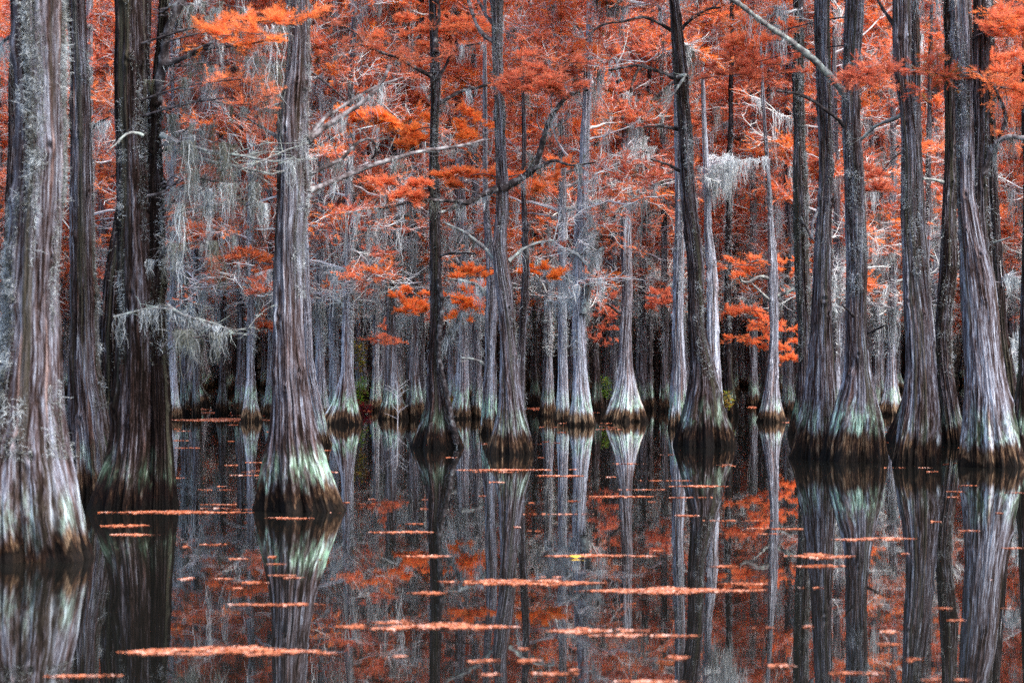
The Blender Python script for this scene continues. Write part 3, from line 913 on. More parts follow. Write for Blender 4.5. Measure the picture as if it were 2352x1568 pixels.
limb('H', [(1006, 590), (1020, 584), (1050, 580), (1093, 583)], 3, 1.6, DLIMB, (0, -.3), 4, .2)
limb('H', [(1008, 800), (1022, 775), (1045, 748), (1060, 712)], 3, 2.2, LIMB, (0, -.2), 4, .2, moss=14, mlen=.35, fz=60)
limb('H', [(1000, 120), (1000, 80), (1010, 30), (1002, -10)], 5, 3, DLIMB, (0, 0), 8, .3, leaf=4, hue=.5)
limb('H', [(1008, 640), (1016, 700), (1010, 762), (1008, 820), (1020, 880), (1030, 925), (1040, 975), (1049, 1020)], 4.5, 5.5, DLIMB, (-.15, -.25), 0, .1, fz=260, name='vine', jag=.3)
limb('I', [(1140, 433), (1109, 447), (1076, 468), (1043, 478), (1007, 490)], 5.5, 2.5, DLIMB, (0, -.5), 14, .3, moss=7, mlen=.3)
limb('I', [(1076, 466), (1064, 463), (1011, 461), (957, 459), (900, 476), (843, 482), (800, 492)], 4, 1.5, DLIMB, (-.3, -.8), 26, .35, moss=12, mlen=.35, leaf=1, subs=4)
limb('I', [(1152, 432), (1191, 412), (1220, 392), (1236, 361), (1249, 312), (1265, 267), (1290, 230), (1318, 211), (1351, 207)], 8, 2.5, DLIMB, (0, -.4), 12, .3, moss=10, mlen=.45, fz=160)
limb('I', [(1220, 392), (1245, 381), (1273, 363), (1290, 373), (1314, 381), (1368, 373)], 4, 1.5, DLIMB, (-.2, -.5), 16, .3, moss=5)
limb('I', [(1140, 100), (1109, 82), (1097, 62), (1085, 29), (1074, -5)], 4.5, 3, LIMB, (0, .2), 12, .3, leaf=1)
limb('I', [(1138, 60), (1117, 37), (1097, 0)], 3.5, 2.2, LIMB, (0, .3), 8, .3)
limb('I', [(1157, 190), (1191, 187), (1224, 191), (1257, 189)], 2.8, 1.3, DLIMB, (0, -.4), 26, .4, leaf=5, hue=.42, subs=3)
limb('I', [(1150, 610), (1113, 570), (1068, 533), (1019, 511)], 4.5, 2, PLIMB, (0, .4), 14, .25, moss=4, mlen=.3)
limb('I', [(1168, 600), (1208, 566), (1245, 556), (1273, 552)], 3.6, 1.8, PLIMB, (0, .3), 10, .3, moss=4)
limb('K', [(1120, 680), (1100, 655), (1070, 645), (1030, 640)], 4, 2.2, PLIMB, (0, -.2), 12, .4, moss=6, mlen=.5)
limb('K', [(1116, 840), (1095, 825), (1060, 822)], 3, 2, PLIMB, (0, -.2), 6, .3)
limb('L', [(1435, 300), (1429, 262), (1417, 230), (1410, 200)], 5, 3, DLIMB, (0, 0), 10, .5, subs=2)
limb('L', [(1437, 300), (1445, 280), (1478, 254), (1515, 217), (1545, 190), (1575, 170)], 4.5, 2.5, LIMB, (0, -1), 18, .5, moss=8, mlen=.6)
limb('L', [(1432, 300), (1404, 283), (1380, 262), (1360, 250)], 3.8, 2, PLIMB, (0, .5), 14, .5, moss=5)
limb('L', [(1440, 270), (1450, 230), (1452, 190), (1470, 150)], 4.5, 2.5, DLIMB, (0, .3), 14, .5, leaf=2, hue=.4)
limb('L', [(1448, 480), (1486, 447), (1519, 410), (1560, 385)], 3.5, 2, LIMB, (0, -.6), 18, .5, moss=8, mlen=.5, subs=3)
limb('L', [(1432, 480), (1400, 455), (1370, 460), (1330, 475), (1300, 482)], 4, 2, PLIMB, (0, -.4), 22, .5, moss=10, mlen=.5, subs=4)
limb('L', [(1424, 720), (1400, 700), (1380, 690), (1360, 680)], 3, 1.8, DLIMB, (0, -.3), 8, .4, leaf=4, hue=.4)
limb('M', [(1544, 72), (1511, 53), (1478, 37), (1437, 49), (1388, 53), (1363, 70), (1347, 92)], 3.6, 1.6, DLIMB, (0, -.6), 20, .4, leaf=2, hue=.4)
limb('M', [(1550, 178), (1503, 160), (1462, 150), (1396, 162)], 4.2, 1.5, DLIMB, (0, -.5), 18, .35, subs=2)
limb('M', [(1558, 297), (1519, 291), (1478, 291)], 3, 1.6, DLIMB, (0, -.3), 6, .3)
limb('M', [(1570, 398), (1544, 381), (1520, 372), (1495, 367)], 3.2, 1.6, DLIMB, (0, -.3), 4, .3)
limb('M', [(1560, 72), (1590, 42), (1625, 22), (1655, 18)], 3.6, 2, DLIMB, (0, -.5), 16, .4, leaf=2, hue=.45, subs=2)
limb('M', [(1556, 178), (1580, 165), (1540, 225), (1520, 240)], 3, 1.6, PLIMB, (-.2, -.5), 8, .3)
limb('T', [(1942, 218), (1911, 178), (1866, 135), (1808, 90), (1759, 57), (1718, 25), (1685, 0), (1640, -30)], 7.5, 4, PLIMB, (0, -1.5), 14, .3, moss=3, fz=40, jag=.3)
limb('T', [(1942, 290), (1911, 263), (1866, 230), (1825, 215), (1783, 209)], 4.6, 2, DLIMB, (0, -.6), 6, .25)
limb('T', [(1960, 725), (1950, 715), (1935, 700)], 3, 1.5, DLIMB, (-.3, -.5), 2, .1)
limb('T', [(1988, 765), (2010, 757), (2030, 748)], 3.4, 2, DLIMB, (0, -.2), 2, .1)
limb('S', [(1880, 480), (1862, 520), (1868, 560), (1850, 520), (1835, 490)], 3, 1.6, LIMB, (0, -.4), 8, .2)
limb('U', [(2054, 60), (2030, 25), (2011, -5)], 3.6, 2.6, DLIMB, (0, .2), 8, .3, leaf=2)
limb('U', [(2072, 262), (2058, 275), (2040, 280), (2017, 285), (1998, 302), (1978, 322)], 4.2, 2.2, PLIMB, (0, .6), 12, .3)
limb('U', [(2056, 150), (2020, 160), (1990, 172), (1965, 178)], 2.5, 1.2, DLIMB, (0, -.6), 26, .3, leaf=8, hue=.28, subs=3)
limb('U', [(2090, 170), (2120, 160), (2150, 170), (2175, 178)], 2.5, 1.2, DLIMB, (0, -.6), 26, .3, leaf=7, hue=.26, subs=3)
limb('W', [(2170, 420), (2144, 412), (2120, 410)], 3.5, 2.2, PLIMB, (0, -.3), 4, .2)
limb('X', [(2262, 395), (2286, 345), (2313, 271), (2296, 230), (2276, 180), (2255, 140)], 5, 2.4, DLIMB, (0, -.4), 8, .25, moss=3)
limb('X', [(2258, 400), (2272, 357), (2286, 322), (2321, 312), (2352, 320), (2390, 316)], 6.5, 4, LIMB, (-.1, -.5), 10, .3, moss=6, mlen=.4, fz=60)
limb('X', [(2268, 560), (2290, 556), (2320, 545)], 2.4, 1.4, PLIMB, (0, -.3), 3, .2)
limb('X', [(2268, 190), (2300, 200), (2352, 210)], 2.6, 1.4, DLIMB, (0, -.5), 26, .35, leaf=8, hue=.55, subs=4)
limb('X', [(2268, 60), (2300, 55), (2352, 70)], 2.6, 1.4, DLIMB, (0, -.5), 26, .35, leaf=9, hue=.62, subs=4)
limb('Q', [(1768, 640), (1745, 632), (1738, 636), (1718, 650), (1701, 648), (1699, 634)], 3.6, 1.8, PLIMB, (0, -.3), 5, .2)
limb('Q', [(1773, 693), (1751, 675), (1726, 650)], 3, 1.6, PLIMB, (0, -.2), 2, .2)
limb('Q', [(1786, 680), (1805, 672), (1825, 664)], 3, 3, PLIMB, (0, -.2), 4, .2, moss=3, mlen=.15)
limb('Q', [(1765, 600), (1745, 596), (1725, 602)], 2.6, 1.6, LIMB, (0, -.2), 4, .2)
limb('mids', [(1343, 720), (1353, 650), (1355, 615), (1368, 587), (1388, 568)], 8, 4, PLIMB, (-.1, -.3), 8, .4, moss=8, mlen=.6)
limb('A', [(60, 60), (30, 80), (-10, 110)], 5, 3, DLIMB, (0, .5), 8, .3, moss=3)
limb('B', [(205, 300), (225, 285), (250, 270)], 3, 1.6, DLIMB, (0, -.2), 8, .2, moss=3)

# tiers of bright needles
plume('H', 918, 990, 655, 735, 900, .80, 7)
plume('H', 1015, 1118, 655, 735, 1000, .78, 7)
plume('I', 1056, 1136, 615, 642, 380, .78, 4)
plume('I', 1205, 1282, 606, 642, 460, .80, 4)
plume('I', 880, 1035, 414, 450, 800, .62, -.6)
plume('I', 1026, 1136, 386, 424, 700, .66, .8)
plume('I', 1162, 1300, 385, 430, 700, .64, .9)
plume('F', 770, 892, 250, 300, 1000, .78, 6)
plume('H', 895, 990, 272, 345, 900, .78, 2)
plume('H', 1015, 1132, 248, 322, 900, .70, 3)
plume('I', 1165, 1330, 130, 215, 900, .42, -.8)
plume('H', 870, 1110, 30, 110, 1500, .52, 1.5)
plume('Q', 1656, 1765, 697, 735, 600, .62, .6)
plume('Q', 1700, 1828, 738, 800, 1000, .62, .8)
plume('Q', 1786, 1828, 775, 838, 460, .64, .8)
plume('O', 1660, 1765, 585, 635, 700, .66, 2)
plume('O', 1780, 1840, 590, 640, 420, .60, 3)
plume('L', 1480, 1545, 665, 715, 400, .40, 1)
plume('L', 1355, 1425, 660, 800, 500, .30, 3)
plume('midf', 520, 618, 560, 640, 800, .66, 0)
plume('midf', 560, 625, 715, 765, 460, .60, .5)
plume('midd', 480, 560, 520, 600, 500, .50, 0)
plume('midj', 850, 915, 750, 800, 250, .50, 1)
plume('C', 480, 690, 8, 90, 380, .60, -.9)
plume('C', 505, 600, 172, 198, 90, .55, -.9)
plume('C', 560, 625, 205, 240, 70, .55, -.9)
plume('U', 1975, 2065, 370, 440, 500, .36, 6)
plume('X', 2280, 2370, 20, 110, 420, .42, -.6)
plume('X', 2290, 2370, 110, 260, 700, .5, 1)
plume('T', 1640, 1800, 110, 190, 1000, .45, 3)
plume('T', 1700, 1800, 60, 120, 600, .5, 3)

# long dark moss ropes that hang between the left trunks
T = TREES['C']
for (x, y, L) in [(455, 395, 150), (468, 290, 120), (590, 130, 200), (604, 60, 240), (520, 330, 190), (545, 240, 90), (430, 330, 260), (490, 560, 120), (410, 470, 180),
                  (640, 60, 230), (622, 150, 200), (400, 560, 120), (475, 440, 160), (560, 20, 160), (500, 20, 150), (440, 20, 150), (530, 420, 150),
                  (425, 180, 130), (580, 420, 120), (610, 470, 130), (395, 260, 160), (415, 760, 150), (445, 770, 120), (500, 770, 90), (480, 160, 160)]:
    e = P(x, y, T['d'] - .6 + random.uniform(-.4, .4)) - [T['bx'], T['d'], 0]
    s0 = P(368, y + random.uniform(0, 45), T['d'] - .12) - [T['bx'], T['d'], 0]
    q = np.array([s0 + (e - s0) * t + np.array([0, random.gauss(0, .012), .06 * math.sin(3 * t) + random.gauss(0, .012)]) for t in np.linspace(0, 1, 12)])
    b, ma = Acc(), Acc()
    tube(b, q, np.linspace(.011, .004, 12), 5, .5)
    tw = twig_out(b, q[3:], 9, .28, .0028, .6)
    A = [q[-1] + np.array([random.gauss(0, .03), random.gauss(0, .02), 0]) for _ in range(3)] + [at_len(random.choice(tw), random.random())[0] for _ in range(3)]
    Ls = np.array([1, .9, .8, .35, .3, .25]) * L / FD * T['d']
    bo = b.build('limb', LIMB, T['root'], True)
    hang(ma, np.array(A), Ls, .0028, 24, .020, .40)
    ma.build('hanging_moss', MOSS, bo)

# heavier moss curtains on chosen trees further back
for key, box, n, L in [('midi', (735, 870, 430, 740), 50, .7), ('midl', (850, 960, 450, 760), 70, .8), ('midn', (1030, 1110, 540, 740), 34, .6), ('mids', (1240, 1370, 560, 700), 46, .6),
                       ('L', (1380, 1500, 220, 500), 50, .6), ('O', (1600, 1690, 240, 500), 80, .9), ('midb', (400, 500, 540, 800), 40, .7), ('midv', (1450, 1520, 520, 740), 26, .6),
                       ('midzc', (2000, 2070, 470, 780), 30, .6), ('Y', (2280, 2352, 560, 860), 40, .5), ('midzb', (1760, 1850, 560, 780), 26, .6), ('midr', (1250, 1330, 600, 720), 30, .5)]:
    T = TREES[key]
    for i in range(max(3, n // 9)):
        x, y = random.uniform(box[0], box[1]), random.uniform(box[2], box[3])
        e = P(x, y, T['d'] + random.uniform(-.9, .9)) - [T['bx'], T['d'], 0]
        s0 = np.array([float(np.interp(e[2] - .15, T['z'], T['x'])), 0, e[2] - .15])
        q = np.array([s0 + (e - s0) * t + np.array([random.gauss(0, .03), random.gauss(0, .03), .10 * math.sin(3 * t) + random.gauss(0, .02)]) for t in np.linspace(0, 1, 8)])
        q = np.concatenate([q, walk(q[-1], e - s0 + np.array([0, 0, -.1]), random.uniform(.2, .5), 4, .3)[1:]])
        b, ma = Acc(), Acc()
        tube(b, q, np.linspace(.018, .005, len(q)), 5, .6)
        tw = twig_out(b, q, 14, .35, .0055, .8)
        A = [at_len(random.choice(tw + [q, q]), random.uniform(.2, 1))[0] for _ in range(9)]
        bo = b.build('limb', TWIG, T['root'], True)
        hang(ma, np.array(A), L * rng.uniform(.3, 1.2, len(A)), .0034 * T['d'] / 30, 26, .045, .68)
        ma.build('hanging_moss', MOSS, bo)

# ------------------------------------------------------------------ the wood behind: copies
random.seed(31)
proto = []
for k in range(6):
    r = random.uniform(.15, .22)
    hh = np.array([-.35, 0, .25, .6, 1.1, 2.0, 4.0, 7.0, 17])
    rr = r * np.array([2.1, 2.05, 1.85, 1.5, 1.2, 1.05, .95, .85, .3])
    lean = np.cumsum(np.random.default_rng(k).normal(0, .07, len(hh)))
    lean[:3] = 0
    acc, surf = trunk_acc(hh, lean, -lean * .5, rr, 17, 56, 110, random.uniform(-.3, .3), 1.2, 900 + k, 7)
    mo = Acc()
    fuzz(mo, surf, 2600, 1.4, 12, length=.22, width=.006, tone=.6, seed=k, thresh=.5)
    proto.append((acc.mesh('trunk', BARK, True), mo.mesh('clinging_moss', MOSS)))

placed = [(t['bx'], t['d']) for t in TREES.values()]
nback, tries = 0, 0
while nback < 235 and tries < 20000:
    tries += 1
    d = 58 + 62 * random.random() ** .8
    x = random.uniform(-.335, .335) * d
    if d < 62 and abs(x) < .257 * 62 and random.random() < .7:
        continue
    if any((x - a) ** 2 + (d - b) ** 2 < 2.6 ** 2 for a, b in placed):
        continue
    placed.append((x, d))
    i = random.randrange(6)
    root = thing('cypress_tree', 'slim grey cypress among the many alike in the dense wood at the back', 'tree', (x, d, 0), 'slim cypresses of the dense wood at the back')
    root.rotation_euler = (0, 0, random.uniform(0, 6.28))
    s = random.uniform(.85, 1.2)
    root.scale = (s, s, s)
    o = link('trunk', proto[i][0], root)
    for k_, v_ in (('wet', .3), ('lichen', .6), ('green', random.uniform(.3, 1)), ('tone', random.uniform(-.1, .6)), ('dark', random.uniform(.0, .5))):
        o[k_] = float(v_)
    link('clinging_moss', proto[i][1], root)
    put_crown(root, STOCK[random.randrange(len(STOCK))], (0, 0, 0), 0)
    nback += 1

# the far edge of the wood, too deep to count
fa, fl = Acc(), Acc()
rg = np.random.default_rng(3)
for i in range(650):
    d = rg.uniform(112, 150)
    x = rg.uniform(-.36, .36) * d
    r = rg.uniform(.12, .26)
    q = np.array([(x, d, -.2), (x, d, .5), (x + rg.normal(0, .08), d, 2.5), (x + rg.normal(0, .3), d, 9), (x + rg.normal(0, .5), d, 17)])
    tube(fa, q, r * np.array([1.9, 1.5, 1, .8, .3]), 7, rg.uniform(.0, .6))
fo = fa.build('far_wood', LIMB)
fo['kind'] = 'stuff'
fo['label'] = 'dark far stems of the wood seen as one mass'
n = 72000
O = np.stack([rg.uniform(-.37, .37, n), rg.uniform(112, 150, n), 3.0 + 17 * rg.random(n) ** 1.35], 1)
O[:, 0] *= O[:, 1]
hz = vnoise(O[:, 0] * .35, O[:, 1] * .1, O[:, 2] * .5, 8)
A = rg.normal(0, 1, (n, 3)) * [1, 1, .3]
sprays(fl, O, A, .45, .22 + hz * .6, 4, .024, .24, .3, rg)
o = fl.build('far_foliage', LEAF)
o['kind'] = 'stuff'
o['label'] = 'russet canopy of the far wood seen as one mass'
ug = Acc()
n = 26000
O = np.stack([rg.uniform(-.37, .37, n), rg.uniform(118, 152, n), 5.5 * rg.random(n) ** 1.4], 1)
O[:, 0] *= O[:, 1]
sprays(ug, O, rg.normal(0, 1, (n, 3)), .5, rg.normal(.12, .06, n), 3, .06, .40, .3, rg)
o = ug.build('undergrowth', leaf_material('dim_undergrowth', [(0, (.06, .055, .045)), (1, (.26, .19, .15))], .1))
o['kind'] = 'stuff'
o['label'] = 'dark tangled undergrowth at the back of the swamp'

# ------------------------------------------------------------------ water and bank
m, nt, out = mat('swamp_water')
b = N(nt, 'ShaderNodeBsdfPrincipled')
b.inputs['Base Color'].default_value = (.006, .006, .005, 1)
b.inputs['Roughness'].default_value = .0
b.inputs['IOR'].default_value = 1.62
g = N(nt, 'ShaderNodeNewGeometry').outputs['Position']
n1 = noise(nt, g, 1.0, 2, .5, (4.0, 6.0, 1))
n2 = noise(nt, g, 1.0, 1, .5, (.7, .35, 1))
hgt = math_(nt, 'ADD', math_(nt, 'MULTIPLY', n1, .13), math_(nt, 'MULTIPLY', n2, .6))
bp = N(nt, 'ShaderNodeBump')
bp.inputs['Strength'].default_value = 1
bp.inputs['Distance'].default_value = .0014
nt.links.new(hgt, bp.inputs['Height'])
nt.links.new(bp.outputs[0], b.inputs['Normal'])
nt.links.new(b.outputs[0], out.inputs[0])
WATER = m
a = Acc()
a.add([(-500, -300, 0), (500, -300, 0), (500, 600, 0), (-500, 600, 0)], q=[(0, 1, 2, 3)])
w = a.build('water', WATER)
w['kind'] = 'structure'
w['label'] = 'still black swamp water'
m, nt, out = mat('bank_soil')
b = N(nt, 'ShaderNodeBsdfPrincipled')
b.inputs['Roughness'].default_value = 1
nt.links.new(ramp(nt, noise(nt, N(nt, 'ShaderNodeNewGeometry').outputs['Position'], 1.5, 4), [(.3, (.012, .010, .008)), (.7, (.06, .035, .02))]), b.inputs['Base Color'])
nt.links.new(b.outputs[0], out.inputs[0])
a = Acc()
gx, gy = np.meshgrid(np.linspace(-120, 120, 90), np.linspace(140, 220, 30), indexing='ij')
gz = np.clip((gy - 145) / 18, -.3, 1.2) * (.6 + 1.3 * vnoise(gx * .15, gy * .15, 0, 4)) + 4.5 * np.clip((gy - 150) / 22, 0, 1)
i = (np.arange(89)[:, None] * 30 + np.arange(29)[None]).ravel()
a.add(np.stack([gx, gy, gz], -1), q=np.stack([i, i + 30, i + 31, i + 1], -1))
o = a.build('ground', m, None, True)
o['kind'] = 'structure'
o['label'] = 'dark bank of soil behind the swamp'

# ------------------------------------------------------------------ floating needles
def raft_acc(x0, x1, yc, h, seed, dens=1.0, taper=1.0):
    rg = np.random.default_rng(seed)
    d = FD * HC / (yc - HY)
    W = (x1 - x0) / 2 / FD * d
    D = max(.02, h * d * d / (FD * HC) / 2)
    cx = ((x0 + x1) / 2 - CXD) / FD * d
    L = .045
    n = int(min(9000, max(60, W * D * 9000 * dens)))
    u = rg.uniform(-1, 1, n * 3)
    v = rg.uniform(-1, 1, n * 3)
    prof = (1 - np.abs(u) ** 1.3) ** 1.2 * (.35 + .8 * vnoise(u * 3.2 + seed, 0, 0, seed) + .5 * (vnoise(u * 11, 0, 0, seed + 1) - .5))
    mid = .55 * (vnoise(u * 1.6 + 3, 0, 0, seed + 5) - .5)
    hole = vnoise(u * W * 9, v * D * 9, 0, seed + 2) > .24
    k = (np.abs(v - mid) < prof) & hole
    u, v = u[k][:n], v[k][:n]
    n = len(u)
    p = np.stack([u * W, v * D, rg.uniform(.002, .006, n)], 1)
    a = rg.uniform(0, math.pi, n)
    l = L * rg.uniform(.4, 1.2, n)[:, None]
    dx = np.stack([np.cos(a), np.sin(a), rg.normal(0, .05, n)], 1) * l
    wd = .0042 * rg.uniform(.6, 1.4, n)[:, None] * max(1, d / 16)
    s = np.stack([-np.sin(a), np.cos(a), rg.normal(.2, .25, n)], 1) * wd
    vv = np.stack([p - dx * .5 - s, p - dx * .5 + s, p + dx * .5 + s * .4, p + dx * .5 - s * .4], 1)
    vv[..., 2] = np.maximum(vv[..., 2], .002)
    acc = Acc()
    acc.add(vv, np.arange(n * 4).reshape(-1, 4), rnd=np.repeat(np.clip(rg.normal(.55, .25, n), 0, 1), 4))
    return acc, (cx, d, 0)


RAFTS = [
    (262, 750, 1497, 28, 'long thick mat of orange needles nearest the lower left, under the dark double trunk'),
    (750, 1200, 1440, 27, 'thick orange needle mat across the lower middle, left of the lowest central reflections'),
    (1000, 1395, 1337, 23, 'tapered orange needle mat at centre, just above the longest central one'),
    (1312, 1762, 1357, 20, 'long even orange needle mat running right of centre'),
    (1250, 1498, 1450, 15, 'pinkish needle mat low in the view, upper of an overlapping pair'),
    (1340, 1626, 1460, 9, 'slimmer needle strip, lower of an overlapping pair low right of centre'),
    (1803, 1968, 1276, 14, 'ragged bright needle clump below the fused pair of trunks'),
    (1798, 1955, 1300, 6, 'thin needle strip just below the ragged bright clump'),
    (1621, 1705, 1301, 5, 'short needle strip left of the ragged bright clump'),
    (1901, 2128, 1238, 10, 'bright needle strip on the dark reflection of the knotted trunk'),
    (1223, 1526, 1277, 7, 'narrow needle strip that carries one yellow leaf'),
    (1648, 1778, 1341, 6, 'short needle strip just above the right end of the long even mat'),
    (1536, 1678, 1117, 5, 'thin bright needle strip across the tall dark trunk reflection'),
    (1346, 1506, 1141, 5, 'thin needle strip across the pale flared trunk reflection'),
    (2016, 2124, 1515, 9, 'pale whitish needle strip at the lower right'),
    (1526, 1606, 1184, 5, 'small pinkish needle strip left of the tall dark trunk reflection'),
    (1040, 1282, 1079, 4, 'long hairline of needles just below the central twisted cypress'),
    (197, 585, 1177, 9, 'long needle strip at the foot of the dark double trunk'),
    (227, 346, 1207, 8, 'needle clump in the black water below the dark double trunk'),
    (232, 368, 1228, 5, 'lower thin needle strip in the black water below the dark double trunk'),
    (845, 1010, 1222, 6, 'needle strip left of the slender dark trunk reflection'),
    (915, 1047, 1277, 6, 'needle strip crossing the slender dark trunk reflection'),
    (460, 520, 1250, 5, 'tiny needle strip in the left open water'),
    (520, 752, 1388, 8, 'needle strip across the grey trunk reflection, lower left'),
    (537, 626, 1338, 6, 'small needle strip left of the grey trunk reflection'),
    (935, 1030, 1362, 10, 'small needle clump left of the tapered central mat'),
    (410, 471, 1329, 5, 'tiny needle strip right of the double trunk reflection'),
    (600, 722, 1190, 5, 'needle strip at the waterline of the green-collared grey trunk'),
    (2021, 2067, 1452, 9, 'small blurred needle clump in the right-hand reflections'),
    (1186, 1238, 1517, 13, 'blurred pink needle clump at the bottom centre'),
    (1200, 1328, 1547, 9, 'blurred needle strip under the pink clump at the bottom centre'),
    (1386, 1590, 1566, 9, 'needle mat cut by the bottom edge right of centre'),
    (1766, 1830, 1529, 7, 'small needle strip near the bottom edge at right'),
    (1531, 1578, 1509, 11, 'small needle clump low beside the dark trunk reflection'),
    (388, 622, 964, 8, 'flat orange carpet of needles around the small far trunks on the left'),
    (400, 560, 948, 5, 'thin far band of needles behind the orange carpet on the left'),
    (828, 874, 942, 7, 'bright orange needle patch in the dark gap right of the crimson shrub'),
    (1211, 1252, 938, 8, 'bright orange needle patch at the dim greenish cypress'),
    (1716, 1756, 936, 8, 'small far needle patch left of the knotty grey cypress'),
    (1986, 2030, 996, 4, 'needle sliver between the fused pair and the knotted trunk'),
    (1130, 1222, 1041, 3, 'needle line at the waterline of the central twisted cypress'),
    (2010, 2070, 1480, 5, 'faint needle sliver above the pale whitish strip'),
    (1770, 1850, 1215, 4, 'faint needle line left of the fused pair reflection'),
    (1220, 1360, 1093, 4, 'doubled hairline of needles under the forked pale cypress'),
]
yellow_at = None
for i, (x0, x1, yc, h, lab) in enumerate(RAFTS):
    a, loc = raft_acc(x0, x1, yc, h, 40 + i)
    o = a.build('needle_raft', RAFTM)
    o.location = loc
    o['label'] = lab
    o['category'] = 'floating leaves'
    o['group'] = 'mats of fallen needles on the water'

# loose scattered needles
sc = Acc()
rg = np.random.default_rng(12)
for i in range(430):
    y = HY + 112 * (750 / 112) ** rg.random()
    if y > 1180 and rg.random() < .6:
        continue
    x = rg.uniform(-60, 2420)
    w = rg.uniform(5, 30) * (1 if rg.random() < .7 else 3)
    if vnoise(x * .006, y * .02, 0, 4) < .42:
        continue
    a, loc = raft_acc(x - w, x + w, y, rg.uniform(.35, 1.3) * (y - 790) / 300, 900 + i, .8)
    if not a.q:
        continue
    v = a.v[0] + np.array(loc)
    sc.add(v, a.q[0], rnd=a.r[0])
o = sc.build('scattered_needles', RAFTM)
o['kind'] = 'stuff'
o['label'] = 'loose fallen needles scattered over the water'

# one yellow leaf
m, nt, out = mat('yellow_leaf')
b = N(nt, 'ShaderNodeBsdfPrincipled')
b.inputs['Base Color'].default_value = (.85, .50, .02, 1)
b.inputs['Roughness'].default_value = .6
nt.links.new(b.outputs[0], out.inputs[0])
a = Acc()
d = dist(1280)
th = np.linspace(0, 2 * math.pi, 24, endpoint=False)
rr = .036 * (1 + .16 * np.cos(5 * th)) 
ring = np.stack([np.cos(th) * rr * 1.2, np.sin(th) * rr, .012 + .006 * np.sin(th * 2 + 1)], 1)
a.add(np.concatenate([[(0, 0, .018)], ring]), t=[(0, 1 + k, 1 + (k + 1) % 24) for k in range(24)])
tube(a, [(.05, -.02, .016), (.085, -.05, .012)], [.002, .0015], 4)
o = a.build('fallen_leaf', m)
o.location = ((1320 - CXD) / FD * d, d - .02, 0)
o['label'] = 'single yellow leaf lying on a narrow needle strip'
o['category'] = 'leaf'


# ------------------------------------------------------------------ small plants
def shrub(name, label, x, y0, y1, w, yb, hue, n, leafs=.05, stems=6, sp=.06):
    d = dist(yb)
    r = thing(name, label, 'shrub', ((x - CXD) / FD * d, d, 0))
    zb, zt = HC + (HY - y1) / FD * d, HC + (HY - y0) / FD * d
    zb = max(zb, 0)
    hw = w / 2 / FD * d
    st, lf = Acc(), Acc()
    V, rn = [], []
    for i in range(stems):
        e = np.array([random.uniform(-hw, hw), random.uniform(-hw, hw), random.uniform(zb + (zt - zb) * .5, zt)])
        q = np.array([(e[0] * .2 * t + e[0] * .8 * t * t, e[1] * t, -.1 + (e[2] + .1) * t) for t in np.linspace(0, 1, 8)])
        tube(st, q, np.linspace(.012, .004, 8), 5, .4)
        for k in range(n // stems):
            t = random.uniform(max(0, (zb) / max(zt, .01)), 1)
            p, _ = at_len(q, t)
            p = p + np.array([random.gauss(0, sp), random.gauss(0, sp), random.gauss(0, sp * .6)])
            a = random.uniform(0, 6.28)
            u = np.array([math.cos(a), math.sin(a), random.uniform(-.4, .6)])
            s = np.cross(u, [random.gauss(0, .4), random.gauss(0, .4), 1])
            s /= np.linalg.norm(s)
            L = leafs * random.uniform(.6, 1.2)
            V += [p, p + u * L * .5 + s * L * .22, p + u * L, p + u * L * .5 - s * L * .22]
            rn += [np.clip(hue + random.gauss(0, .08), 0, 1)] * 4
    lf.add(np.array(V), np.arange(len(V)).reshape(-1, 4), rnd=rn)
    st.build('stem', LIMB, r, True)
    lf.build('foliage', SHRUB, r)


shrub('shrub', 'low crimson-leaved shrub at the water edge beside the broad skirted foot', 836, 918, 948, 26, 950, .97, 420, .10, 9)
shrub('shrub', 'upright green-leaved shrub rising behind the crimson one', 822, 866, 925, 34, 945, .22, 420, .11, 6)
shrub('shrub', 'tall sparse yellow-leaved shrub left of the lone whitish cypress', 826, 768, 832, 26, 941, .48, 220, .14, 5)
shrub('shrub', 'thin yellow-green shrub between the dark reddish and the pale flared cypress', 1394, 858, 905, 24, 946, .36, 200, .10, 4)
shrub('shrub', 'small shrub with orange and yellow leaves beside a dark reddish cypress', 1668, 896, 928, 30, 958, .55, 220, .10, 5)
shrub('shrub', 'yellow-brown shrub behind the foot of the slender dark cypress', 1034, 908, 936, 26, 950, .52, 260, .10, 6)
shrub('shrub', 'dull green shrub by the far right trunks', 2330, 830, 880, 40, 960, .16, 300, .12, 6)
d = dist(977)
r = thing('sapling', 'bare white sapling standing alone in the water left of the slender dark cypress', 'sapling', ((913 - CXD) / FD * d, d, 0))
a = Acc()
k = d / FD
tube(a, [(0, 0, -.2), (0.01, 0, .3), (-.005, 0, .62), (.005, 0, 92 * k)], [.011, .009, .007, .004], 6, .5)
a.build('trunk', TWIG, r, True)
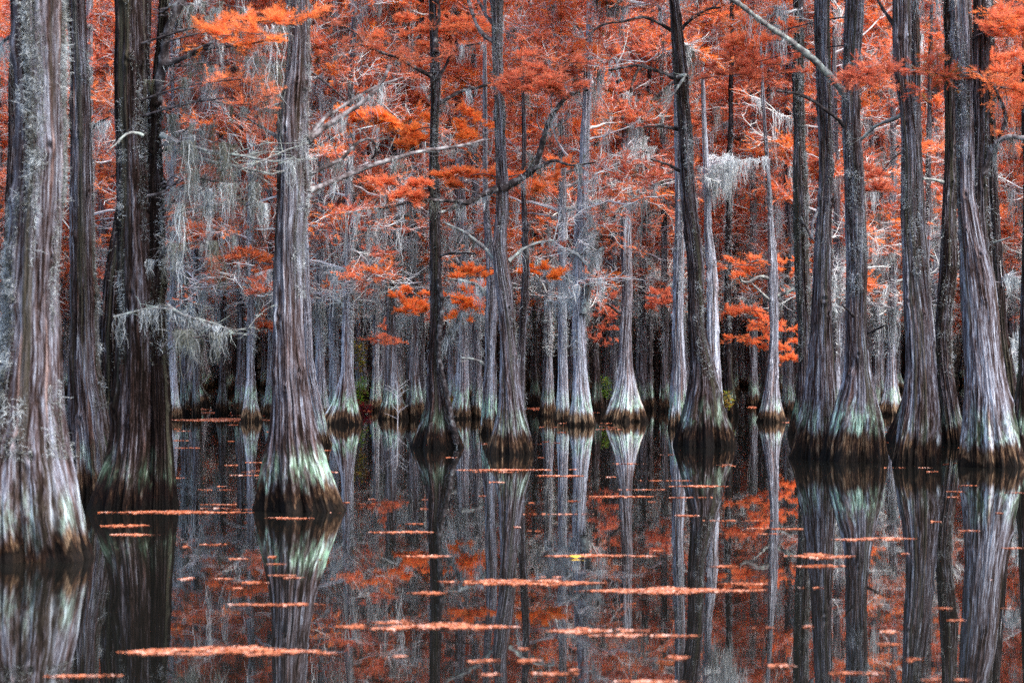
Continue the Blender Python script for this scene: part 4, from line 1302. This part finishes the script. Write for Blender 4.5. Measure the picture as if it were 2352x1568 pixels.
for (z, ex, ez) in [(78, -26, 92), (78, 24, 96), (66, -30, 86), (68, 26, 84), (32, -22, 56), (30, 24, 46), (76, -6, 110), (84, 30, 108), (60, 14, 76), (26, 18, 40), (15, -30, 28)]:
    b = Acc()
    q = np.array([(ex * k * t, random.uniform(-.1, .1) * t, k * (z + (ez - z) * t ** .8)) for t in np.linspace(0, 1, 6)])
    tube(b, q, np.linspace(.0045, .002, 6), 5, .5)
    twig_out(b, q, 4, .12, .002, .5)
    b.build('branch', TWIG, r, True)

# ------------------------------------------------------------------ light, sky, camera
SUN_EL, SUN_AZ = math.radians(52), math.radians(128)      # azimuth clockwise from +Y: high behind the viewer's right
w = bpy.data.worlds.new("World")
bpy.context.scene.world = w
w.use_nodes = True
nt = w.node_tree
bg = nt.nodes['Background']
sky = nt.nodes.new('ShaderNodeTexSky')
sky.sky_type = 'NISHITA'
sky.sun_disc = False
sky.sun_elevation = SUN_EL
sky.sun_rotation = SUN_AZ
sky.dust_density = 3.0
sky.air_density = 1.0
nt.links.new(sky.outputs[0], bg.inputs[0])
bg.inputs[1].default_value = .15
L = bpy.data.lights.new('sun', 'SUN')
L.energy = 1.5
L.angle = math.radians(35)
L.color = (1, .97, .93)
so = bpy.data.objects.new('sun', L)
C.objects.link(so)
dv = np.array([math.sin(SUN_AZ) * math.cos(SUN_EL), math.cos(SUN_AZ) * math.cos(SUN_EL), math.sin(SUN_EL)])
import mathutils
so.rotation_euler = mathutils.Vector(dv).to_track_quat('Z', 'Y').to_euler()

cam = bpy.data.cameras.new('camera')
co = bpy.data.objects.new('camera', cam)
C.objects.link(co)
co.location = (0, 0, HC)
co.rotation_euler = (math.radians(90), 0, 0)
cam.lens = 36 * FD / 2352
cam.shift_y = (HY - 784) / 2352
cam.clip_end = 1000
cam.dof.use_dof = True
cam.dof.focus_distance = 40
cam.dof.aperture_fstop = 2.9
sc_ = bpy.context.scene
sc_.camera = co
sc_.view_settings.view_transform = 'Standard'
sc_.view_settings.look = 'None'
sc_.view_settings.exposure = 1.8
sc_.view_settings.gamma = 1
sc_.cycles.max_bounces = 5
sc_.cycles.diffuse_bounces = 3
sc_.cycles.glossy_bounces = 2
sc_.cycles.transmission_bounces = 2
sc_.cycles.sample_clamp_indirect = 4
sc_.cycles.caustics_reflective = False
sc_.cycles.caustics_refractive = False
sc_.cycles.use_denoising = False
sc_.cycles.use_adaptive_sampling = False
